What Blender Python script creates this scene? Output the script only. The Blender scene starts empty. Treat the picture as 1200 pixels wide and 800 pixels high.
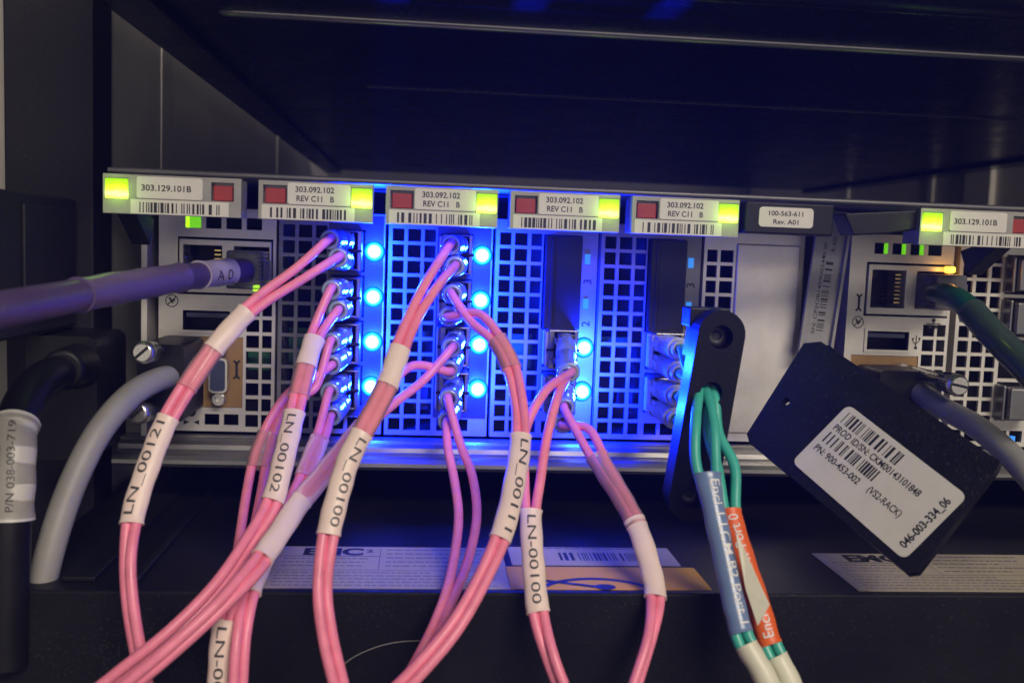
import bpy, bmesh, math, random
from mathutils import Vector, Matrix
from mathutils.geometry import tessellate_polygon
random.seed(7)
S = 0.001                      # everything below is written in millimetres
scene = bpy.context.scene
col = scene.collection

# ------------------------------------------------------------------ camera
FPX, DIST = 1150.0, 274.0      # focal length in photo pixels (1200 wide), distance to the face plates
AX = Vector((0.99537111, -0.02826818, -0.09185454))
AY = Vector((-0.08880601, 0.09484137, -0.99152338))
AZ = Vector((0.03674018, 0.99509096, 0.09189197))
cam_d = bpy.data.cameras.new('camera')
cam = bpy.data.objects.new('camera', cam_d); col.objects.link(cam)
cam_d.sensor_width = 36.0; cam_d.lens = 36.0 * FPX / 1200.0
cam_d.clip_start = 0.01; cam_d.clip_end = 20.0
rot = Matrix((AX, AY, AZ)).to_4x4()        # rows: world axes seen from the camera
cam.matrix_world = Matrix.Translation((0, -DIST * S, 0)) @ rot
cam_d.dof.use_dof = True; cam_d.dof.focus_distance = 0.258; cam_d.dof.aperture_fstop = 22.0
scene.camera = cam

# ------------------------------------------------------------------ world, room light, exposure
world = bpy.data.worlds.new('World'); scene.world = world; world.use_nodes = True
bg = world.node_tree.nodes['Background']
bg.inputs[0].default_value = (0.95, 0.93, 1.0, 1); bg.inputs[1].default_value = 0.035

def area(name, loc, target, sx, sy, power, colr):
    l = bpy.data.lights.new(name, 'AREA'); l.shape = 'RECTANGLE'; l.size = sx; l.size_y = sy
    l.energy = power; l.color = colr
    o = bpy.data.objects.new(name, l); col.objects.link(o)
    o.location = loc
    o.rotation_euler = (Vector(target) - Vector(loc)).to_track_quat('-Z', 'Y').to_euler()
    return o
area('room_ceiling_light', (0.42, -1.15, 0.72), (0.03, 0, -0.03), 0.7, 0.22, 14.0, (1.0, 0.88, 0.73))
area('front_fill_light', (0.15, -1.45, -0.02), (0.05, 0, -0.01), 2.0, 0.6, 3.4, (1.0, 0.90, 0.78))  # added fill lamp, lifts the side walls and the overhead rib

scene.view_settings.view_transform = 'Standard'; scene.view_settings.look = 'None'
scene.view_settings.exposure = 0.0; scene.view_settings.gamma = 1.0
scene.render.engine = 'CYCLES'
scene.cycles.use_denoising = True
scene.cycles.max_bounces = 4; scene.cycles.volume_bounces = 0; scene.cycles.transparent_max_bounces = 12
scene.cycles.sample_clamp_indirect = 4.0
scene.cycles.caustics_reflective = False; scene.cycles.caustics_refractive = False

def P(px, py, y=0.0):
    """photo pixel -> point (mm) on the plane at depth y"""
    r = Vector(((px - 600) / FPX, -(py - 400) / FPX, -1.0))
    w = Vector((r.dot(AX), r.dot(AY), r.dot(AZ)))
    t = (DIST + y) / w.y
    return Vector((w.x * t, y, w.z * t))
def Pplane(px, py, o, n):
    r = Vector(((px - 600) / FPX, -(py - 400) / FPX, -1.0))
    w = Vector((r.dot(AX), r.dot(AY), r.dot(AZ)))
    c = Vector((0, -DIST, 0))
    return c + w * ((o - c).dot(n) / w.dot(n))

# ------------------------------------------------------------------ materials
MATS = {}
def mat(name, base, rough=0.5, metal=0.0, var=0.0, nscale=60.0, bump=0.0, bscale=900.0, stretch=None,
        emit=None, estr=0.0, coat=0.0, alpha=1.0, spec=0.5, sss=0.0, dust=0.0):
    m = bpy.data.materials.new(name); m.use_nodes = True
    nt = m.node_tree; b = nt.nodes['Principled BSDF']
    b.inputs['Base Color'].default_value = (*base, 1); b.inputs['Roughness'].default_value = rough
    b.inputs['Metallic'].default_value = metal; b.inputs['Specular IOR Level'].default_value = spec
    if coat: b.inputs['Coat Weight'].default_value = coat; b.inputs['Coat Roughness'].default_value = 0.15
    if sss:
        b.inputs['Subsurface Weight'].default_value = sss
        b.inputs['Subsurface Radius'].default_value = (0.002, 0.001, 0.001)
    if alpha < 1: b.inputs['Alpha'].default_value = alpha
    if emit:
        b.inputs['Emission Color'].default_value = (*emit, 1); b.inputs['Emission Strength'].default_value = estr
    if var or bump:
        tc = nt.nodes.new('ShaderNodeTexCoord'); mp = nt.nodes.new('ShaderNodeMapping')
        nt.links.new(tc.outputs['Object'], mp.inputs[0])
        if stretch: mp.inputs['Scale'].default_value = stretch
    if var:
        n = nt.nodes.new('ShaderNodeTexNoise'); n.inputs['Scale'].default_value = nscale; n.inputs['Detail'].default_value = 6
        n.inputs['Roughness'].default_value = 0.65
        nt.links.new(mp.outputs[0], n.inputs['Vector'])
        r = nt.nodes.new('ShaderNodeValToRGB')
        r.color_ramp.elements[0].position = 0.3; r.color_ramp.elements[1].position = 0.7
        r.color_ramp.elements[0].color = (*[c * (1 - var) for c in base], 1)
        r.color_ramp.elements[1].color = (*[min(1, c * (1 + var * 0.6)) for c in base], 1)
        nt.links.new(n.outputs['Fac'], r.inputs[0]); nt.links.new(r.outputs[0], b.inputs['Base Color'])
        mr = nt.nodes.new('ShaderNodeMapRange')
        mr.inputs['To Min'].default_value = max(0.02, rough - 0.13); mr.inputs['To Max'].default_value = min(1, rough + 0.13)
        nt.links.new(n.outputs['Fac'], mr.inputs['Value']); nt.links.new(mr.outputs[0], b.inputs['Roughness'])
    if dust:
        tc2 = nt.nodes.new('ShaderNodeTexCoord')
        big = nt.nodes.new('ShaderNodeTexNoise'); big.inputs['Scale'].default_value = 35; big.inputs['Detail'].default_value = 4
        fine = nt.nodes.new('ShaderNodeTexNoise'); fine.inputs['Scale'].default_value = 1400; fine.inputs['Detail'].default_value = 2
        nt.links.new(tc2.outputs['Object'], big.inputs['Vector']); nt.links.new(tc2.outputs['Object'], fine.inputs['Vector'])
        ad = nt.nodes.new('ShaderNodeMath'); ad.operation = 'MULTIPLY_ADD'; ad.inputs[1].default_value = 0.35
        nt.links.new(big.outputs['Fac'], ad.inputs[0]); nt.links.new(fine.outputs['Fac'], ad.inputs[2])
        r2 = nt.nodes.new('ShaderNodeValToRGB'); r2.color_ramp.elements[0].position = 0.80; r2.color_ramp.elements[1].position = 0.92
        r2.color_ramp.elements[1].color = (dust, dust, dust, 1); r2.color_ramp.elements[0].color = (0, 0, 0, 1)
        nt.links.new(ad.outputs[0], r2.inputs[0])
        mx = nt.nodes.new('ShaderNodeMix'); mx.data_type = 'RGBA'
        src = b.inputs['Base Color'].links[0].from_socket if b.inputs['Base Color'].links else None
        if src: nt.links.new(src, mx.inputs['A'])
        else: mx.inputs['A'].default_value = (*base, 1)
        mx.inputs['B'].default_value = (0.30, 0.28, 0.26, 1)
        nt.links.new(r2.outputs[0], mx.inputs['Factor']); nt.links.new(mx.outputs['Result'], b.inputs['Base Color'])
    if bump:
        n2 = nt.nodes.new('ShaderNodeTexNoise'); n2.inputs['Scale'].default_value = bscale; n2.inputs['Detail'].default_value = 3
        nt.links.new(mp.outputs[0], n2.inputs['Vector'])
        bp = nt.nodes.new('ShaderNodeBump'); bp.inputs['Strength'].default_value = bump; bp.inputs['Distance'].default_value = 0.0003
        nt.links.new(n2.outputs['Fac'], bp.inputs['Height']); nt.links.new(bp.outputs[0], b.inputs['Normal'])
    MATS[name] = m
    return m
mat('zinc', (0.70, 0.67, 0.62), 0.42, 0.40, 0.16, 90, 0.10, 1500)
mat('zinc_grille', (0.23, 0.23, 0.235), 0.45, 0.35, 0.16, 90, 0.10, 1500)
mat('port_panel', (0.03, 0.03, 0.035), 0.32, 0.3, 0.2, 150, 0.1, 1500)
mat('bright_steel', (0.68, 0.66, 0.62), 0.28, 0.9, 0.12, 200, 0.06, 1500)
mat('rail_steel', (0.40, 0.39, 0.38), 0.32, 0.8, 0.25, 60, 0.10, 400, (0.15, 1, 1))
mat('latch_grey', (0.30, 0.295, 0.285), 0.42, 0.2, 0.14, 250, 0.08, 2500)
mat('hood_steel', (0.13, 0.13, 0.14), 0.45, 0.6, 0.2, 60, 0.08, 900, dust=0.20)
mat('dark_steel', (0.035, 0.035, 0.04), 0.5, 0.3, 0.25, 80, 0.1, 900)
mat('interior', (0.012, 0.012, 0.016), 0.7, 0.0, 0.3, 120)
mat('green_board', (0.01, 0.12, 0.05), 0.4, 0.0, 0.3, 300)
mat('black_plastic', (0.008, 0.008, 0.010), 0.42, 0.0, 0.25, 120, 0.15, 2500, spec=0.3)
mat('black_guide', (0.007, 0.007, 0.009), 0.36, 0.0, 0.2, 150, 0.10, 2500, dust=0.08, spec=0.15)
mat('tag_black', (0.008, 0.008, 0.010), 0.36, 0.0, 0.2, 200, 0.5, 2600, dust=0.10, spec=0.35)
mat('black_paint', (0.011, 0.011, 0.013), 0.28, 0.0, 0.35, 40, 0.12, 1300, dust=0.08, spec=0.35)
mat('lid_paint', (0.009, 0.009, 0.010), 0.45, 0.0, 0.4, 30, 0.2, 1600, dust=0.07, spec=0.2)
mat('rack_black', (0.016, 0.015, 0.02), 0.55, 0.0, 0.3, 40, 0.2, 1200, dust=0.08, spec=0.3)
mat('wall_grey', (0.80, 0.78, 0.75), 0.5, 0.1, 0.15, 20, 0.05, 600)
mat('wall_pale', (0.88, 0.84, 0.76), 0.5, 0.0, 0.10, 20, 0.05, 600)
mat('pale_strip', (0.42, 0.40, 0.36), 0.5, 0.1, 0.15, 40)
mat('paper', (0.62, 0.60, 0.565), 0.42, 0.0, 0.07, 150)
mat('paper_dim', (0.50, 0.44, 0.33), 0.5, 0.0, 0.12, 80)
mat('ink', (0.015, 0.015, 0.018), 0.5)
mat('grey_ink', (0.10, 0.10, 0.10), 0.5)
mat('white_ink', (0.75, 0.75, 0.75), 0.5)
mat('yellow_paper', (0.88, 0.45, 0.01), 0.5, 0.0, 0.12, 80)
mat('red_plastic', (0.32, 0.028, 0.026), 0.4, 0.0, 0.15, 300)
mat('pink_jacket', (0.95, 0.265, 0.40), 0.34, 0.0, 0.14, 260, 0.12, 2200, spec=0.45, dust=0.10)
mat('sleeve_white', (0.87, 0.69, 0.62), 0.38, 0.0, 0.08, 120, 0.08, 700)
mat('boot', (0.28, 0.36, 0.46), 0.18, 0.15, 0.08, 200, coat=0.5)
mat('boot_ribbed', (0.42, 0.46, 0.52), 0.45, 0.0, 0.08, 200)
mat('cage_steel', (0.22, 0.22, 0.23), 0.3, 0.8, 0.15, 200)
mat('connector_beige', (0.62, 0.58, 0.50), 0.42, 0.0, 0.1, 200)
mat('teal_jacket', (0.06, 0.46, 0.36), 0.34, 0.0, 0.10, 120)
mat('cream_jacket', (0.72, 0.70, 0.56), 0.40, 0.0, 0.10, 120)
mat('orange_label', (0.80, 0.13, 0.02), 0.42, 0.0, 0.08, 120)
mat('blue_label', (0.16, 0.24, 0.42), 0.25, 0.0, 0.10, 120)
mat('purple_jacket', (0.080, 0.052, 0.15), 0.42, 0.0, 0.12, 80, 0.08, 900, dust=0.25)
mat('purple_light', (0.13, 0.09, 0.22), 0.38, 0.0, 0.12, 80, 0.08, 900)
mat('lilac_label', (0.40, 0.35, 0.48), 0.35, 0.0, 0.1, 80)
mat('grey_jacket', (0.31, 0.30, 0.29), 0.5, 0.0, 0.15, 80, 0.08, 900, dust=0.20)
mat('green_jacket', (0.012, 0.09, 0.06), 0.3, 0.0, 0.15, 80)
mat('marker_ink', (0.055, 0.05, 0.055), 0.5)
mat('green_label', (0.12, 0.17, 0.17), 0.3, 0.0, 0.15, 80)
mat('brown_panel', (0.36, 0.21, 0.075), 0.5, 0.0, 0.12, 200)
mat('vga_blue', (0.05, 0.06, 0.12), 0.45, 0.0, 0.1, 200)
mat('contact_gold', (0.75, 0.55, 0.2), 0.3, 0.9)
mat('blue_light', (0.05, 0.2, 0.8), 0.3, emit=(0.10, 0.62, 1.0), estr=9.0)
mat('blue_halo', (0.05, 0.2, 0.5), 0.4, emit=(0.0, 0.26, 1.0), estr=2.2)
mat('blue_dim', (0.05, 0.2, 0.5), 0.3, emit=(0.02, 0.24, 0.8), estr=0.9)
mat('green_light', (0.4, 0.8, 0.05), 0.3, emit=(0.50, 1.0, 0.01), estr=1.25)
mat('green_hot', (0.4, 0.8, 0.05), 0.3, emit=(0.75, 1.0, 0.16), estr=4.5)
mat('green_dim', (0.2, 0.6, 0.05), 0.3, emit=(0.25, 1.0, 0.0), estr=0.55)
mat('amber_light', (0.8, 0.5, 0.1), 0.3, emit=(1.0, 0.42, 0.03), estr=5.0)
def lens_mat(name, radial, stops, strengths):
    """glowing lens: colour and strength vary over the lens itself (radially, or from bottom to top)"""
    m = bpy.data.materials.new(name); m.use_nodes = True; nt = m.node_tree; b = nt.nodes['Principled BSDF']
    b.inputs['Base Color'].default_value = (*[c * 0.4 for c in stops[-1][1]], 1); b.inputs['Roughness'].default_value = 0.3
    tc = nt.nodes.new('ShaderNodeTexCoord'); sp = nt.nodes.new('ShaderNodeSeparateXYZ')
    nt.links.new(tc.outputs['Generated'], sp.inputs[0])
    if radial:
        cb = nt.nodes.new('ShaderNodeCombineXYZ'); nt.links.new(sp.outputs[0], cb.inputs[0]); nt.links.new(sp.outputs[2], cb.inputs[2])
        d = nt.nodes.new('ShaderNodeVectorMath'); d.operation = 'DISTANCE'; d.inputs[1].default_value = (0.5, 0, 0.5)
        nt.links.new(cb.outputs[0], d.inputs[0]); src = d.outputs['Value']
        ml = nt.nodes.new('ShaderNodeMath'); ml.operation = 'MULTIPLY'; ml.inputs[1].default_value = 2.0
        nt.links.new(src, ml.inputs[0]); src = ml.outputs[0]
    else:
        n = nt.nodes.new('ShaderNodeTexNoise'); n.inputs['Scale'].default_value = 2.5; nt.links.new(tc.outputs['Generated'], n.inputs['Vector'])
        ad = nt.nodes.new('ShaderNodeMath'); ad.operation = 'MULTIPLY_ADD'; ad.inputs[1].default_value = 0.35; ad.inputs[2].default_value = -0.17
        nt.links.new(n.outputs['Fac'], ad.inputs[0]); a2 = nt.nodes.new('ShaderNodeMath'); nt.links.new(ad.outputs[0], a2.inputs[0]); nt.links.new(sp.outputs[2], a2.inputs[1]); src = a2.outputs[0]
    r = nt.nodes.new('ShaderNodeValToRGB'); el = r.color_ramp.elements
    g = nt.nodes.new('ShaderNodeValToRGB'); eg = g.color_ramp.elements
    for e, data in ((el, stops), (eg, [(p, (v / 10, v / 10, v / 10)) for p, v in strengths])):
        while len(e) < len(data): e.new(0.5)
        for q, (p, c) in zip(e, data): q.position = p; q.color = (*c, 1)
    nt.links.new(src, r.inputs[0]); nt.links.new(src, g.inputs[0])
    mu = nt.nodes.new('ShaderNodeMath'); mu.operation = 'MULTIPLY'; mu.inputs[1].default_value = 10.0
    nt.links.new(g.outputs[0], mu.inputs[0])
    nt.links.new(r.outputs[0], b.inputs['Emission Color']); nt.links.new(mu.outputs[0], b.inputs['Emission Strength'])
    MATS[name] = m
lens_mat('blue_lens', True, [(0.0, (0.80, 1.0, 1.0)), (0.42, (0.35, 0.95, 1.0)), (0.68, (0.03, 0.60, 1.0)), (0.87, (0.0, 0.24, 1.0)), (1.0, (0.0, 0.08, 0.9))],  # outer stops paint the glare halo into an enlarged lens
         [(0.0, 9.5), (0.42, 8.0), (0.68, 3.5), (0.87, 1.8), (1.0, 0.9)])
lens_mat('green_lens', False, [(0.0, (0.70, 1.0, 0.10)), (0.28, (0.80, 1.0, 0.22)), (0.5, (0.60, 1.0, 0.03)), (0.72, (0.52, 1.0, 0.0)), (1.0, (0.40, 0.9, 0.0))],
         [(0.0, 1.3), (0.25, 2.6), (0.5, 1.4), (0.75, 1.0), (1.0, 0.75)])
def clear_mat(name, tint, opac):
    m = bpy.data.materials.new(name); m.use_nodes = True; nt = m.node_tree
    b = nt.nodes['Principled BSDF']; b.inputs['Base Color'].default_value = (*tint, 1); b.inputs['Roughness'].default_value = 0.2
    out = nt.nodes['Material Output']; tr = nt.nodes.new('ShaderNodeBsdfTransparent'); mx = nt.nodes.new('ShaderNodeMixShader')
    tr.inputs[0].default_value = (0.96, 0.93, 0.95, 1)
    fr = nt.nodes.new('ShaderNodeFresnel'); fr.inputs[0].default_value = 1.45
    ad = nt.nodes.new('ShaderNodeMath'); ad.operation = 'ADD'; ad.use_clamp = True; ad.inputs[1].default_value = opac
    nt.links.new(fr.outputs[0], ad.inputs[0]); nt.links.new(ad.outputs[0], mx.inputs[0])
    nt.links.new(tr.outputs[0], mx.inputs[1]); nt.links.new(b.outputs[0], mx.inputs[2]); nt.links.new(mx.outputs[0], out.inputs[0])
    MATS[name] = m
clear_mat('clear_film', (0.78, 0.50, 0.55), 0.30)
clear_mat('clear_plug', (0.45, 0.46, 0.50), 0.22)
clear_mat('clear_grey', (0.07, 0.10, 0.10), 0.5)

# ------------------------------------------------------------------ mesh builder
TEXT = {}
def text_mesh(s, bold=0.0):
    k = (s, bold)
    if k in TEXT: return TEXT[k]
    cu = bpy.data.curves.new('t', 'FONT'); cu.body = s; cu.size = 1.0; cu.resolution_u = 3; cu.offset = bold
    ob = bpy.data.objects.new('t', cu); col.objects.link(ob)
    dg = bpy.context.evaluated_depsgraph_get(); dg.update()
    me = bpy.data.meshes.new_from_object(ob.evaluated_get(dg))
    vs = [(v.co.x, v.co.y) for v in me.vertices]; fs = [tuple(p.vertices) for p in me.polygons]
    bpy.data.objects.remove(ob); bpy.data.curves.remove(cu); bpy.data.meshes.remove(me)
    if vs:
        x0 = min(v[0] for v in vs); x1 = max(v[0] for v in vs)
    else: x0, x1 = 0, 1
    vs = [(v[0] - x0, v[1]) for v in vs]
    TEXT[k] = (vs, fs, x1 - x0)
    return TEXT[k]

class MB:
    def __init__(s): s.v = []; s.f = []; s.m = []; s.names = []; s.sm = []
    def mi(s, name):
        if name not in s.names: s.names.append(name)
        return s.names.index(name)
    def add(s, vs, fs, m, smooth=False):
        k = len(s.v); i = s.mi(m)
        s.v += [Vector(v) for v in vs]
        for f in fs: s.f.append(tuple(a + k for a in f)); s.m.append(i); s.sm.append(smooth)
        return s
    def box(s, x0, x1, y0, y1, z0, z1, m):
        vs = [(x, y, z) for x in (x0, x1) for y in (y0, y1) for z in (z0, z1)]
        return s.add(vs, [(0, 1, 3, 2), (4, 6, 7, 5), (0, 4, 5, 1), (2, 3, 7, 6), (0, 2, 6, 4), (1, 5, 7, 3)], m)
    def hexa(s, front, back, m):
        """front, back: four points each, same order"""
        vs = list(front) + list(back)
        return s.add(vs, [(0, 1, 2, 3), (7, 6, 5, 4), (0, 4, 5, 1), (1, 5, 6, 2), (2, 6, 7, 3), (3, 7, 4, 0)], m)
    def plate(s, x0, x1, z0, z1, y, t, rects, m):
        """sheet in the xz plane (front at y, back at y+t) pierced by rectangles"""
        xs = sorted({round(a, 3) for r in rects for a in (r[0], r[1]) if x0 < a < x1} | {x0, x1})
        zs = sorted({round(a, 3) for r in rects for a in (r[2], r[3]) if z0 < a < z1} | {z0, z1})
        nx, nz = len(xs) - 1, len(zs) - 1
        hole = [[False] * nz for _ in range(nx)]
        for i in range(nx):
            cx = (xs[i] + xs[i + 1]) / 2
            rr = [r for r in rects if r[0] < cx < r[1]]
            for j in range(nz):
                cz = (zs[j] + zs[j + 1]) / 2
                hole[i][j] = any(r[2] < cz < r[3] for r in rr)
        H = lambda i, j: True if i < 0 or j < 0 or i >= nx or j >= nz else hole[i][j]
        vs = []; fs = []; idx = {}
        def V(i, j, k):
            q = (i, j, k)
            if q not in idx: idx[q] = len(vs); vs.append((xs[i], y + t * k, zs[j]))
            return idx[q]
        for i in range(nx):
            for j in range(nz):
                if hole[i][j]: continue
                fs.append((V(i, j, 0), V(i + 1, j, 0), V(i + 1, j + 1, 0), V(i, j + 1, 0)))
                if H(i - 1, j): fs.append((V(i, j, 0), V(i, j + 1, 0), V(i, j + 1, 1), V(i, j, 1)))
                if H(i + 1, j): fs.append((V(i + 1, j, 0), V(i + 1, j, 1), V(i + 1, j + 1, 1), V(i + 1, j + 1, 0)))
                if H(i, j - 1): fs.append((V(i, j, 0), V(i, j, 1), V(i + 1, j, 1), V(i + 1, j, 0)))
                if H(i, j + 1): fs.append((V(i, j + 1, 0), V(i + 1, j + 1, 0), V(i + 1, j + 1, 1), V(i, j + 1, 1)))
        return s.add(vs, fs, m)
    def prism(s, outline, holes, o, u, v, n, t, m, side=None):
        """polygon with holes in frame (o,u,v), extruded by -n*t (front face at o looks along n)"""
        o = Vector(o); loops = [outline] + list(holes)
        tri = tessellate_polygon([[Vector((a, b, 0)) for a, b in lp] for lp in loops])
        flat = [p for lp in loops for p in lp]
        vs = [o + u * a + v * b for a, b in flat]; N = len(vs)
        vs += [p - n * t for p in vs]
        s.add(vs, [tuple(f) for f in tri] + [tuple(N + a for a in reversed(f)) for f in tri], m)
        fs = []; k = 0
        for lp in loops:
            L = len(lp)
            for i in range(L):
                a, b = k + i, k + (i + 1) % L
                fs.append((a, b, N + b, N + a))
            k += L
        return s.add(vs, fs, side or m)
    def tube(s, pts, radii, m, n=14, caps=True, smooth=True, frames=None):
        """tube along pts; radii: number, list, or list of (rn, rb)"""
        K = len(pts)
        if not isinstance(radii, (list, tuple)): radii = [radii] * K
        if frames is None: frames = transport(pts)
        vs = []
        for i, p in enumerate(pts):
            r = radii[i]; rn, rb = r if isinstance(r, tuple) else (r, r)
            nn, bb = frames[i]
            for k in range(n):
                a = 2 * math.pi * k / n
                vs.append(p + nn * (rn * math.cos(a)) + bb * (rb * math.sin(a)))
        fs = [(i * n + k, i * n + (k + 1) % n, (i + 1) * n + (k + 1) % n, (i + 1) * n + k) for i in range(K - 1) for k in range(n)]
        s.add(vs, fs, m, smooth)
        if caps:
            s.add(vs[:n], [tuple(reversed(range(n)))], m); s.add(vs[-n:], [tuple(range(n))], m)
        return s
    def lathe(s, o, axis, prof, m, n=20, smooth=True):
        """prof: list of (distance along axis, radius)"""
        axis = Vector(axis).normalized(); o = Vector(o)
        h = Vector((0, 0, 1)) if abs(axis.z) < 0.9 else Vector((1, 0, 0))
        a = axis.cross(h).normalized(); b = axis.cross(a)
        pts = [o + axis * d for d, r in prof]
        return s.tube(pts, [max(r, 0.01) for d, r in prof], m, n, True, smooth, [(a, b)] * len(pts))
    def disc(s, o, n, r, m, k=20):
        return s.lathe(o, n, [(0, r), (0.02, r)], m, k, False)
    def text(s, string, o, u, v, h, m, anchor=0.0, bold=0.01, width=None):
        vs, fs, w = text_mesh(string, bold)
        k = h / 0.7; kx = k if width is None else width / max(w, 1e-6)
        o = Vector(o)
        return s.add([o + u * ((x - anchor * w) * kx) + v * (y * k) for x, y in vs], fs, m)
    def build(s, name, parent=None, bevel=0.0, root=None, seg=2):
        ro = Vector((0, 0, 0))
        if parent is not None:
            ro = Vector(parent.get('_o', (0, 0, 0)))
        me = bpy.data.meshes.new(name)
        me.from_pydata([tuple((p - ro) * S) for p in s.v], [], s.f)
        for n in s.names: me.materials.append(MATS[n])
        me.polygons.foreach_set('material_index', s.m)
        me.polygons.foreach_set('use_smooth', s.sm)
        bm = bmesh.new(); bm.from_mesh(me); bmesh.ops.recalc_face_normals(bm, faces=bm.faces); bm.to_mesh(me); bm.free()
        me.update()
        o = bpy.data.objects.new(name, me); col.objects.link(o)
        if parent is not None:
            o.parent = parent; o['_o'] = tuple(ro)
        if bevel:
            b = o.modifiers.new('bevel', 'BEVEL'); b.width = bevel * S; b.segments = seg; b.limit_method = 'ANGLE'; b.angle_limit = math.radians(50)
        return o

def transport(pts):
    K = len(pts); T = []
    for i in range(K):
        d = pts[min(i + 1, K - 1)] - pts[max(i - 1, 0)]
        T.append(d.normalized() if d.length > 1e-9 else (T[-1] if T else Vector((0, 0, 1))))
    h = Vector((0, 0, 1)) if abs(T[0].z) < 0.9 else Vector((1, 0, 0))
    n = T[0].cross(h).normalized(); fr = []
    for t in T:
        n = (n - t * n.dot(t)).normalized()
        fr.append((n, t.cross(n)))
    return fr
def catmull(c, t):
    n = len(c); i = min(int(t), n - 2); f = t - i
    p0 = c[i - 1] if i > 0 else c[0] * 2 - c[1]
    p1, p2 = c[i], c[i + 1]
    p3 = c[i + 2] if i + 2 < n else c[n - 1] * 2 - c[n - 2]
    return 0.5 * ((2 * p1) + (p2 - p0) * f + (2 * p0 - 5 * p1 + 4 * p2 - p3) * f * f + (3 * p1 - p0 - 3 * p2 + p3) * f ** 3)
def curve(c, t0=0.0, t1=None, per=10):
    if t1 is None: t1 = len(c) - 1
    n = max(3, int((t1 - t0) * per) + 1)
    return [catmull(c, t0 + (t1 - t0) * k / (n - 1)) for k in range(n)]
def rrect(w, h, r, k=4):
    pts = []
    for cx, cy, a0 in ((w - r, r, -90), (w - r, h - r, 0), (r, h - r, 90), (r, r, 180)):
        for i in range(k + 1):
            a = math.radians(a0 + 90 * i / k); pts.append((cx + r * math.cos(a), cy + r * math.sin(a)))
    return pts
def circle(cx, cy, r, k=20):
    return [(cx + r * math.cos(2 * math.pi * i / k), cy + r * math.sin(2 * math.pi * i / k)) for i in range(k)]

def thing(name, label, cat, loc, group=None):
    o = bpy.data.objects.new(name, None); col.objects.link(o)
    o.empty_display_size = 0.005
    o.location = Vector(loc) * S; o['_o'] = tuple(loc)
    o['label'] = label; o['category'] = cat
    if group: o['group'] = group
    return o
def tag(o, label, cat, group=None):
    o['label'] = label; o['category'] = cat
    if group: o['group'] = group
    return o
def struct(o): o['kind'] = 'structure'; return o
UX, UY, UZ = Vector((1, 0, 0)), Vector((0, 1, 0)), Vector((0, 0, 1))
FRONT = Vector((0, -1, 0))

def sticker(name, parent, o, u, v, n, w, h, items, paper='paper', r=0.6, t=0.12):
    """flat label: o lower left corner; items drawn on it"""
    b = MB(); o = Vector(o)
    b.prism(rrect(w, h, r), [], o + n * t, u, v, n, t, paper)
    q = o + n * (t + 0.03)
    for it in items:
        if it[0] == 'text':
            _, s_, x, y, hh, opt = it
            uu, vv = u, v
            if opt.get('rot'):
                a = math.radians(opt['rot']); uu = u * math.cos(a) + v * math.sin(a); vv = v * math.cos(a) - u * math.sin(a)
            b.text(s_, q + u * x + v * y, uu, vv, hh, opt.get('m', 'ink'), opt.get('a', 0), opt.get('bold', 0.015), opt.get('w'))
        elif it[0] == 'bars':
            _, x0, x1, y0, y1, seed, vert = it
            rr = random.Random(seed); a = x0 if not vert else y0; e = x1 if not vert else y1
            unit = max((e - a) / 75.0, 0.08)
            while a < e:
                wdt = unit * rr.choice((1, 1, 1, 2, 2, 3)); gap = unit * rr.choice((1, 1, 2, 2, 4))
                wdt = min(wdt, e - a)
                if not vert: c = [(a, y0), (a + wdt, y0), (a + wdt, y1), (a, y1)]
                else: c = [(x0, a), (x1, a), (x1, a + wdt), (x0, a + wdt)]
                b.add([q + u * i + v * j for i, j in c], [(0, 1, 2, 3)], 'ink')
                a += wdt + gap
        elif it[0] == 'lines':        # fine print too small to read
            _, x0, x1, y0, y1, rows, hh, seed = it
            rr = random.Random(seed)
            for k in range(rows):
                yy = y1 - (y1 - y0) * k / max(rows - 1, 1); a = x0
                end = x1 - (x1 - x0) * rr.choice((0, 0, 0.05, 0.1, 0.3))
                while a < end:
                    wdt = min(rr.uniform(0.5, 2.2), end - a)
                    b.add([q + u * i + v * j for i, j in ((a, yy), (a + wdt, yy), (a + wdt, yy + hh), (a, yy + hh))], [(0, 1, 2, 3)], 'grey_ink')
                    a += wdt + rr.uniform(0.25, 0.5)
        elif it[0] == 'rect':
            _, x0, x1, y0, y1, m = it
            b.add([q + u * i + v * j for i, j in ((x0, y0), (x1, y0), (x1, y1), (x0, y1))], [(0, 1, 2, 3)], m)
    return b.build(name, parent)

# ================================================================== THE SETTING
OVX0, OVX1, OVZ = -70.0, 285.0, 49.5
LIDZ, LIDY = -72.8, -70.0
# rack: left post, pale strip, side walls, back
b = MB(); b.box(-111.3, -88.5, 0, 16, -130, 160, 'rack_black'); struct(b.build('rack_post_left', bevel=0.5))
b = MB(); b.box(-150, -112.2, 4, 20, -130, 160, 'pale_strip'); struct(b.build('rack_frame_left', bevel=0.5))
b = MB(); b.box(-92, -89.2, 16.5, 640, -130, 160, 'wall_grey')
for y0, y1, d in ((70, 84, 0.5), (330, 352, 0.6)):
    b.box(-89.5, -89.2 + d, y0, y1, -130, 159, 'wall_grey')
struct(b.build('rack_wall_left', bevel=0.4))
b = MB(); b.box(306, 312, 60, 640, -130, 160, 'wall_pale')
for y0, y1, d in ((236, 262, 3.0), (300, 306, 1.5), (420, 426, 1.5)):
    b.box(306 - d, 306.3, y0, y1, -130, 159, 'wall_pale')
struct(b.build('rack_wall_right', bevel=0.4))
b = MB(); b.box(-92, 312, 640.5, 645, -130, 160, 'dark_steel'); struct(b.build('rack_wall_back'))

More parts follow.
